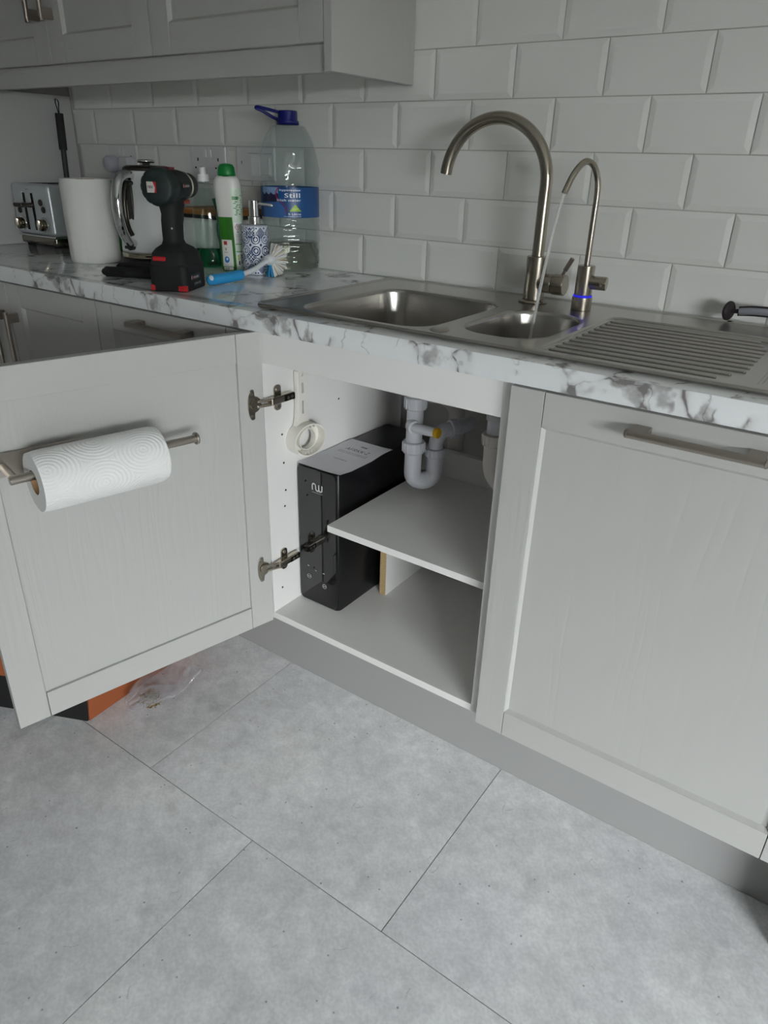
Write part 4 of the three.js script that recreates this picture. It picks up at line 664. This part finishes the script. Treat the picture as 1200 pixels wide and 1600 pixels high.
  add('chuck', ax(lathe([[0.0001, -0.112], [0.011, -0.112], [0.018, -0.104], [0.0262, -0.094], [0.0268, -0.068], [0.0255, -0.065], [0.0001, -0.065]], 48)), S({ color: 0x1d1715, roughness: 0.5 }), hd);
  add('bit_holder', merge([bar([0, 0, -0.11], [0, 0, -0.128], 0.0055), bar([0, 0, -0.127], [0, 0, -0.15], 0.0032)]), steel, hd);
}
{
  const t = thing('pliers', 'black handled folding pliers lying flat left of the drill', 'pliers', [-0.56, Y, 0.445], 0);
  const lump = (pts, r) => { const g = []; const c = new THREE.CatmullRomCurve3(pts.map(p => V(...p))); for (let i = 0; i < 7; i++) { const p = c.getPoint(i / 6); const s = new THREE.SphereGeometry(r * (1.02 + 0.12 * (i % 2)), 16, 10); s.scale(1, 0.75, 1); s.translate(p.x, p.y, p.z); g.push(s); } const tb = tube(pts, r, 40, 14); g.push(tb); return merge(g); };
  add('handle', lump([[-0.075, 0.011, 0.062], [-0.04, 0.012, 0.05], [0.0, 0.012, 0.03], [0.05, 0.012, 0.012]], 0.0125), blackRubber, t);
  add('handle', lump([[-0.105, 0.012, -0.002], [-0.06, 0.013, -0.006], [-0.015, 0.013, -0.004], [0.05, 0.012, -0.008]], 0.0128), blackRubber, t);
  add('jaw', bx(0.03, 0.125, 0.002, 0.016, -0.016, 0.016, 0.005), S({ color: 0x1a1a1c, metalness: 0.6, roughness: 0.5 }), t);
  add('pivot', lathe([[0.0001, 0.02], [0.006, 0.02], [0.0085, 0.017], [0.0085, 0.008], [0.0001, 0.008]]), S({ color: 0xb8ab88, metalness: 1, roughness: 0.25 }), t, [0.03, 0, 0.004]);
}
{
  const t = thing('dish_brush', 'blue handled dish brush with fan of white bristles lying by the drill', 'brush', [0, 0, 0]);
  const wp = S({ color: 0xdadde0, roughness: 0.35 }), bp = S({ color: 0x2a93cc, roughness: 0.4 });
  const path = [[-0.341, WT + 0.014, 0.432], [-0.338, WT + 0.0145, 0.385], [-0.337, WT + 0.017, 0.34], [-0.338, WT + 0.025, 0.295], [-0.339, WT + 0.036, 0.262], [-0.339, WT + 0.043, 0.243]];
  const blue = capTube(path.slice(0, 3), 0.0125, 30, 16); add('grip', blue, bp, t);
  const tip = new THREE.SphereGeometry(0.0125, 20, 14); add('grip_end', tip, bp, t, [-0.341, WT + 0.014, 0.432]); const ov = new THREE.SphereGeometry(0.009, 18, 12); ov.scale(0.75, 0.75, 0.5); add('hang_patch', ov, wp, t, [-0.335, WT + 0.019, 0.438]);
  add('stem', capTube(path.slice(2), 0.0062, 40, 14), wp, t);
  const hub = new THREE.SphereGeometry(0.0165, 22, 14); hub.scale(1, 0.8, 1); add('hub', hub, wp, t, [-0.339, WT + 0.043, 0.236]);
  const dir = V(0.45, -0.25, -0.85).normalize(), up = V(0.1, 1, -0.2).normalize(), side = new THREE.Vector3().crossVectors(dir, up).normalize(), u2 = new THREE.Vector3().crossVectors(side, dir).normalize();
  const tufts = [], tip2 = []; const c0 = V(-0.339, WT + 0.043, 0.236);
  for (let i = 0; i < 46; i++) { const a = -1.5 + 3.0 * (i % 23) / 22 + rr(-0.04, 0.04), b = (i < 23 ? -0.22 : 0.28) + rr(-0.1, 0.1); const d = dir.clone().multiplyScalar(Math.cos(a) * Math.cos(b)).addScaledVector(u2, Math.sin(a) * Math.cos(b)).addScaledVector(side, Math.sin(b)); const L = 0.044 + rr(-0.003, 0.003); let e = c0.clone().addScaledVector(d, L); if (e.y < WT + 0.002) e.y = WT + 0.002; const s = c0.clone().addScaledVector(d, 0.008); const g = bar(s.toArray(), e.toArray(), 0.0022, 6); tufts.push(g); }
  for (let i = 0; i < 46; i++) { const m = add('bristle_tuft', tufts[i], i % 23 < 3 ? S({ color: 0x2b86b4, roughness: 0.8 }) : i % 4 ? S({ color: 0xdcdcda, roughness: 0.85 }) : S({ color: 0xc9bda6, roughness: 0.85 }), t); }
}
// ---------------------------------------------------------------- sockets and plugs
function plate(name, label, x, kind) {
  const t = thing(name, label, 'socket', [x, 1.199, 0.0064], 0);
  add('faceplate', bx(-0.0735, 0.0735, -0.0435, 0.0435, 0, 0.0085, 0.004, 'y', 3), sockM, t);
  if (kind === 'twin') {
    for (const s of [-1, 1]) { add('rocker', bx(s * 0.0105 - 0.0055, s * 0.0105 + 0.0055, 0.014, 0.033, 0.007, 0.0108, 0.0015), whitePl, t).rotation.x = 0; for (const [px, py, w, h] of [[0, 0.012, 0.0045, 0.0085], [-0.011, -0.010, 0.0065, 0.0042], [0.011, -0.010, 0.0065, 0.0042]]) add('pin_hole', bx(s * 0.043 + px - w / 2, s * 0.043 + px + w / 2, -0.004 + py - h / 2, -0.004 + py + h / 2, 0.008, 0.0088), darkHole, t); }
  } else { add('rocker_frame', bx(-0.016, 0.062, -0.03, 0.022, 0.0075, 0.0098, 0.001), whitePl, t); for (const x0 of [-0.012, 0.025]) add('rocker', bx(x0, x0 + 0.033, -0.026, 0.018, 0.008, 0.0122, 0.002), whitePl, t); add('fuse_mark', bx(-0.053, -0.051, 0.0, 0.008, 0.008, 0.0088), darkHole, t); add('seam', bx(-0.026, 0.064, 0.0265, 0.0275, 0.008, 0.0088), S({ color: 0x6b6b6b, roughness: 0.8 }), t); }
  return t;
}
plate('wall_socket', 'white twin wall socket above the green capped bottle', -0.7835, 'twin');
plate('wall_socket', 'white twin wall socket with two plugs behind the kettle', -1.184, 'twin');
plate('cooker_switch', 'white wall switch plate with rectangular rockers beside the water bottle', -0.592, 'switch');
{
  for (const [x, lb, c] of [[-1.227, 'grey rounded plug in the socket nearest the side wall', 0xb9b9c4], [-1.141, 'pale grey square plug in the socket behind the kettle', 0xc6c8ca]]) {
    const t = thing('power_plug', lb, 'plug', [x, 1.186, 0.0155]); const m = S({ color: c, roughness: 0.5 });
    add('body', x < -1.2 ? (() => { const g = lathe([[0.0001, 0.034], [0.018, 0.033], [0.0245, 0.026], [0.0255, 0.004], [0.0245, 0.0], [0.0001, 0]]); g.rotateX(Math.PI / 2); return g; })() : bx(-0.024, 0.024, -0.026, 0.022, 0, 0.034, 0.006, 'y', 3), m, t);
    add('cable', tube([[0, -0.022, 0.012], [0.003, -0.05, 0.012], [0.008, -0.11, 0.011], [0.012, -0.17, 0.010], [0.014, -0.222, 0.010], [0.014, -0.2405, 0.012]], 0.003, 40, 10), m, t);
  }
}
{
  const t = thing('kitchen_steel', 'black handled utensil hanging by its cord loop on the side wall', 'utensil', [XL + 0.0145, 1.0, 0.062]);
  add('shaft', bar([0, 0.03, 0.012], [0, 0.235, 0.004], 0.0085), blackPl, t);
  add('grip', merge([bar([0, 0.222, 0.0045], [0, 0.33, 0], 0.0128)]), S({ color: 0x1d1d1e, roughness: 0.7 }), t);
  add('cord_loop', tube([[0, 0.328, 0.001], [0, 0.345, 0.004], [0.0, 0.362, 0.007], [0, 0.371, 0.002], [0, 0.362, -0.004], [0, 0.345, -0.002], [0, 0.329, -0.001]], 0.0016, 40, 8), blackRubber, t);
  add('wall_hook', bar([-0.0145, 0.37, 0.002], [0.004, 0.37, 0.002], 0.0018), steel, t);
}
{
  const t = thing('scrub_brush', 'dark round headed scrubber with silver handle lying behind the drainer', 'scrubber', [0.72, WT + 0.0075, 0.049]);
  const dk = S({ color: 0x241c1e, roughness: 0.7 });
  const h = lathe([[0.0001, -0.004], [0.016, -0.004], [0.0185, -0.002], [0.0185, 0.002], [0.015, 0.005], [0.0001, 0.007]], 40); h.rotateZ(-Math.PI / 2); add('disc_head', h, dk, t, [0, 0.0188, 0], [0, -0.35, 0]);
  add('neck', bar([0.005, 0.019, 0.0], [0.022, 0.0205, 0.002], 0.0042), dk, t);
  add('handle', capTube([[0.02, 0.0205, 0.002], [0.05, 0.0245, 0.004], [0.1, 0.025, 0.008], [0.15, 0.014, 0.012]], 0.0072, 40, 16), S({ color: 0x9a9ca6, metalness: 0.3, roughness: 0.35 }), t);
  for (const s of [-1, 1]) add('grip_edge', capTube([[0.018, 0.0205 + s * 0.0066, 0.002], [0.05, 0.0245 + s * 0.0072, 0.004], [0.1, 0.025 + s * 0.0072, 0.008], [0.15, 0.014 + s * 0.0068, 0.012]], 0.0026, 40, 10), dk, t);
}
// ---------------------------------------------------------------- on the floor
{
  const t = thing('tool_bag', 'orange and black tool bag on the floor behind the open door', 'bag', [-0.312, 0, 0.952], 0.0);
  const cl = tex(128, 128, (u, v) => 110 + 60 * vn(u * 64, v * 64, 64), false); const or = S({ color: 0x95502b, roughness: 0.85, bumpMap: cl, bumpScale: 0.0006 }), bk = S({ color: 0x131214, roughness: 0.85, bumpMap: cl, bumpScale: 0.0006 });
  // long soft box running back and left from the visible corner; right side leans outward
  const L = 0.34, W = 0.42, H = 0.24;
  const side = (pts, d) => { const g = new THREE.BufferGeometry(); return g; };
  const hex = (b, tpt) => { const p = [...b, ...tpt]; const f = [[0, 1, 5, 4], [1, 2, 6, 5], [2, 3, 7, 6], [3, 0, 4, 7], [4, 5, 6, 7], [3, 2, 1, 0]]; const pos = []; for (const [a, c, e, g] of f) pos.push(...p[a], ...p[c], ...p[e], ...p[a], ...p[e], ...p[g]); const q = new THREE.BufferGeometry(); q.setAttribute('position', new THREE.Float32BufferAttribute(pos, 3)); q.computeVertexNormals(); return boxUV(q); };
  add('base', hex([[-W, 0.001, 0.19], [0, 0.001, 0], [-0.02, 0.001, -L], [-W, 0.001, -L]], [[-W, 0.1, 0.19], [-0.004, 0.1, 0.0], [-0.024, 0.1, -L], [-W, 0.1, -L]]), bk, t);
  add('side_panel', hex([[-0.002, 0.0015, -0.004], [0.003, 0.0015, -0.004], [-0.017, 0.0015, -L], [-0.022, 0.0015, -L]], [[-0.006, H, -0.034], [0.001, H, -0.034], [-0.018, H, -L], [-0.025, H, -L]]), or, t);
  add('upper_body', hex([[-W, 0.1, 0.19], [-0.005, 0.1, 0.0], [-0.025, 0.1, -L], [-W, 0.1, -L]], [[-W + 0.02, H, 0.14], [-0.006, H, -0.04], [-0.026, H, -L + 0.04], [-W + 0.02, H, -L + 0.04]]), or, t);
  add('carry_strap', tube([[-W * 0.3, H - 0.01, -L / 2], [-W * 0.33, H + 0.08, -L / 2], [-W * 0.5, H + 0.11, -L / 2], [-W * 0.67, H + 0.08, -L / 2], [-W * 0.7, H - 0.01, -L / 2]], 0.01, 40, 12), bk, t);
}
{
  const t = thing('screw_bag', 'clear plastic bag of small brass screws on the floor tiles', 'bag', [-0.247, 0, 0.793], -0.3);
  t.scale.setScalar(1.28);
  const n = 30, m = 18, P3 = [];
  for (let j = 0; j <= m; j++) { P3.push([]); for (let i = 0; i < n; i++) { const v = j / m, a = i / n * 2 * Math.PI; const w = 0.012 + 0.034 * Math.pow(Math.min(1, v * 2.2), 0.7), th = 0.004 + 0.02 * Math.sin(Math.PI * Math.min(1, v * 1.35 + 0.12)) * (v < 0.66 ? 1 : 1 - (v - 0.66) * 2.6); const cx = 0.006 * (vn(i * 0.9, j * 0.8) - 0.5) + 0.004 * (vn(i * 2.1 + 9, j * 1.9) - 0.5), cy = 0.008 * (vn(i * 0.8 + 40, j * 0.7 + 11) - 0.5) * (0.4 + v); P3[j].push([w * Math.cos(a) + cx, Math.max(0.0012, 0.003 + th * (1 + Math.sin(a)) * 0.75 + 0.055 * v * v + cy), 0.062 - v * 0.135 + cx]); } }
  const pos = []; for (let j = 0; j < m; j++) for (let i = 0; i < n; i++) { const k = (i + 1) % n; pos.push(...P3[j][i], ...P3[j][k], ...P3[j + 1][k], ...P3[j][i], ...P3[j + 1][k], ...P3[j + 1][i]); }
  const g = new THREE.BufferGeometry(); g.setAttribute('position', new THREE.Float32BufferAttribute(pos, 3)); g.computeVertexNormals();
  add('plastic_film', boxUV(g), P({ color: 0xf2f3f5, transmission: 0.84, roughness: 0.1, thickness: 0, ior: 1.5 }), t);
  const br = S({ color: 0x9c8558, metalness: 1, roughness: 0.35 }); const heap = []; for (let i = 0; i < 220; i++) { const a = rnd() * 6.28, r = Math.sqrt(rnd()) * 0.025, h = rr(0.003, 0.026) * (1 - r / 0.032); const c = V(r * Math.cos(a), h, 0.018 + r * 0.8 * Math.sin(a)); const d = V(rr(-1, 1), rr(-0.6, 0.6), rr(-1, 1)).normalize().multiplyScalar(0.0055); const e = c.clone().add(d); heap.push(bar(c.toArray(), [e.x, Math.max(0.002, e.y), e.z], 0.0008, 5)); }
  const sc = add('screw_heap', merge(heap), br, t); sc.userData.kind = 'stuff'; sc.userData.label = 'heap of small brass screws';
}
{
  const t = thing('pedal_bin', 'dark brown bin standing at the end of the base cabinets', 'bin', [1.33, 0, 0.56]);
  const m = S({ color: 0x2a211d, roughness: 0.5 }); add('body', lathe([[0.0001, 0.001], [0.13, 0.001], [0.14, 0.01], [0.152, 0.52], [0.0001, 0.52]], 48), m, t); add('lid', lathe([[0.0001, 0.58], [0.08, 0.575], [0.14, 0.55], [0.155, 0.53], [0.155, 0.521], [0.0001, 0.521]], 48), blackPl, t); add('pedal', bx(-0.03, 0.03, 0.012, 0.02, 0.13, 0.17, 0.003), blackPl, t);
}
renderer.render(scene, camera);
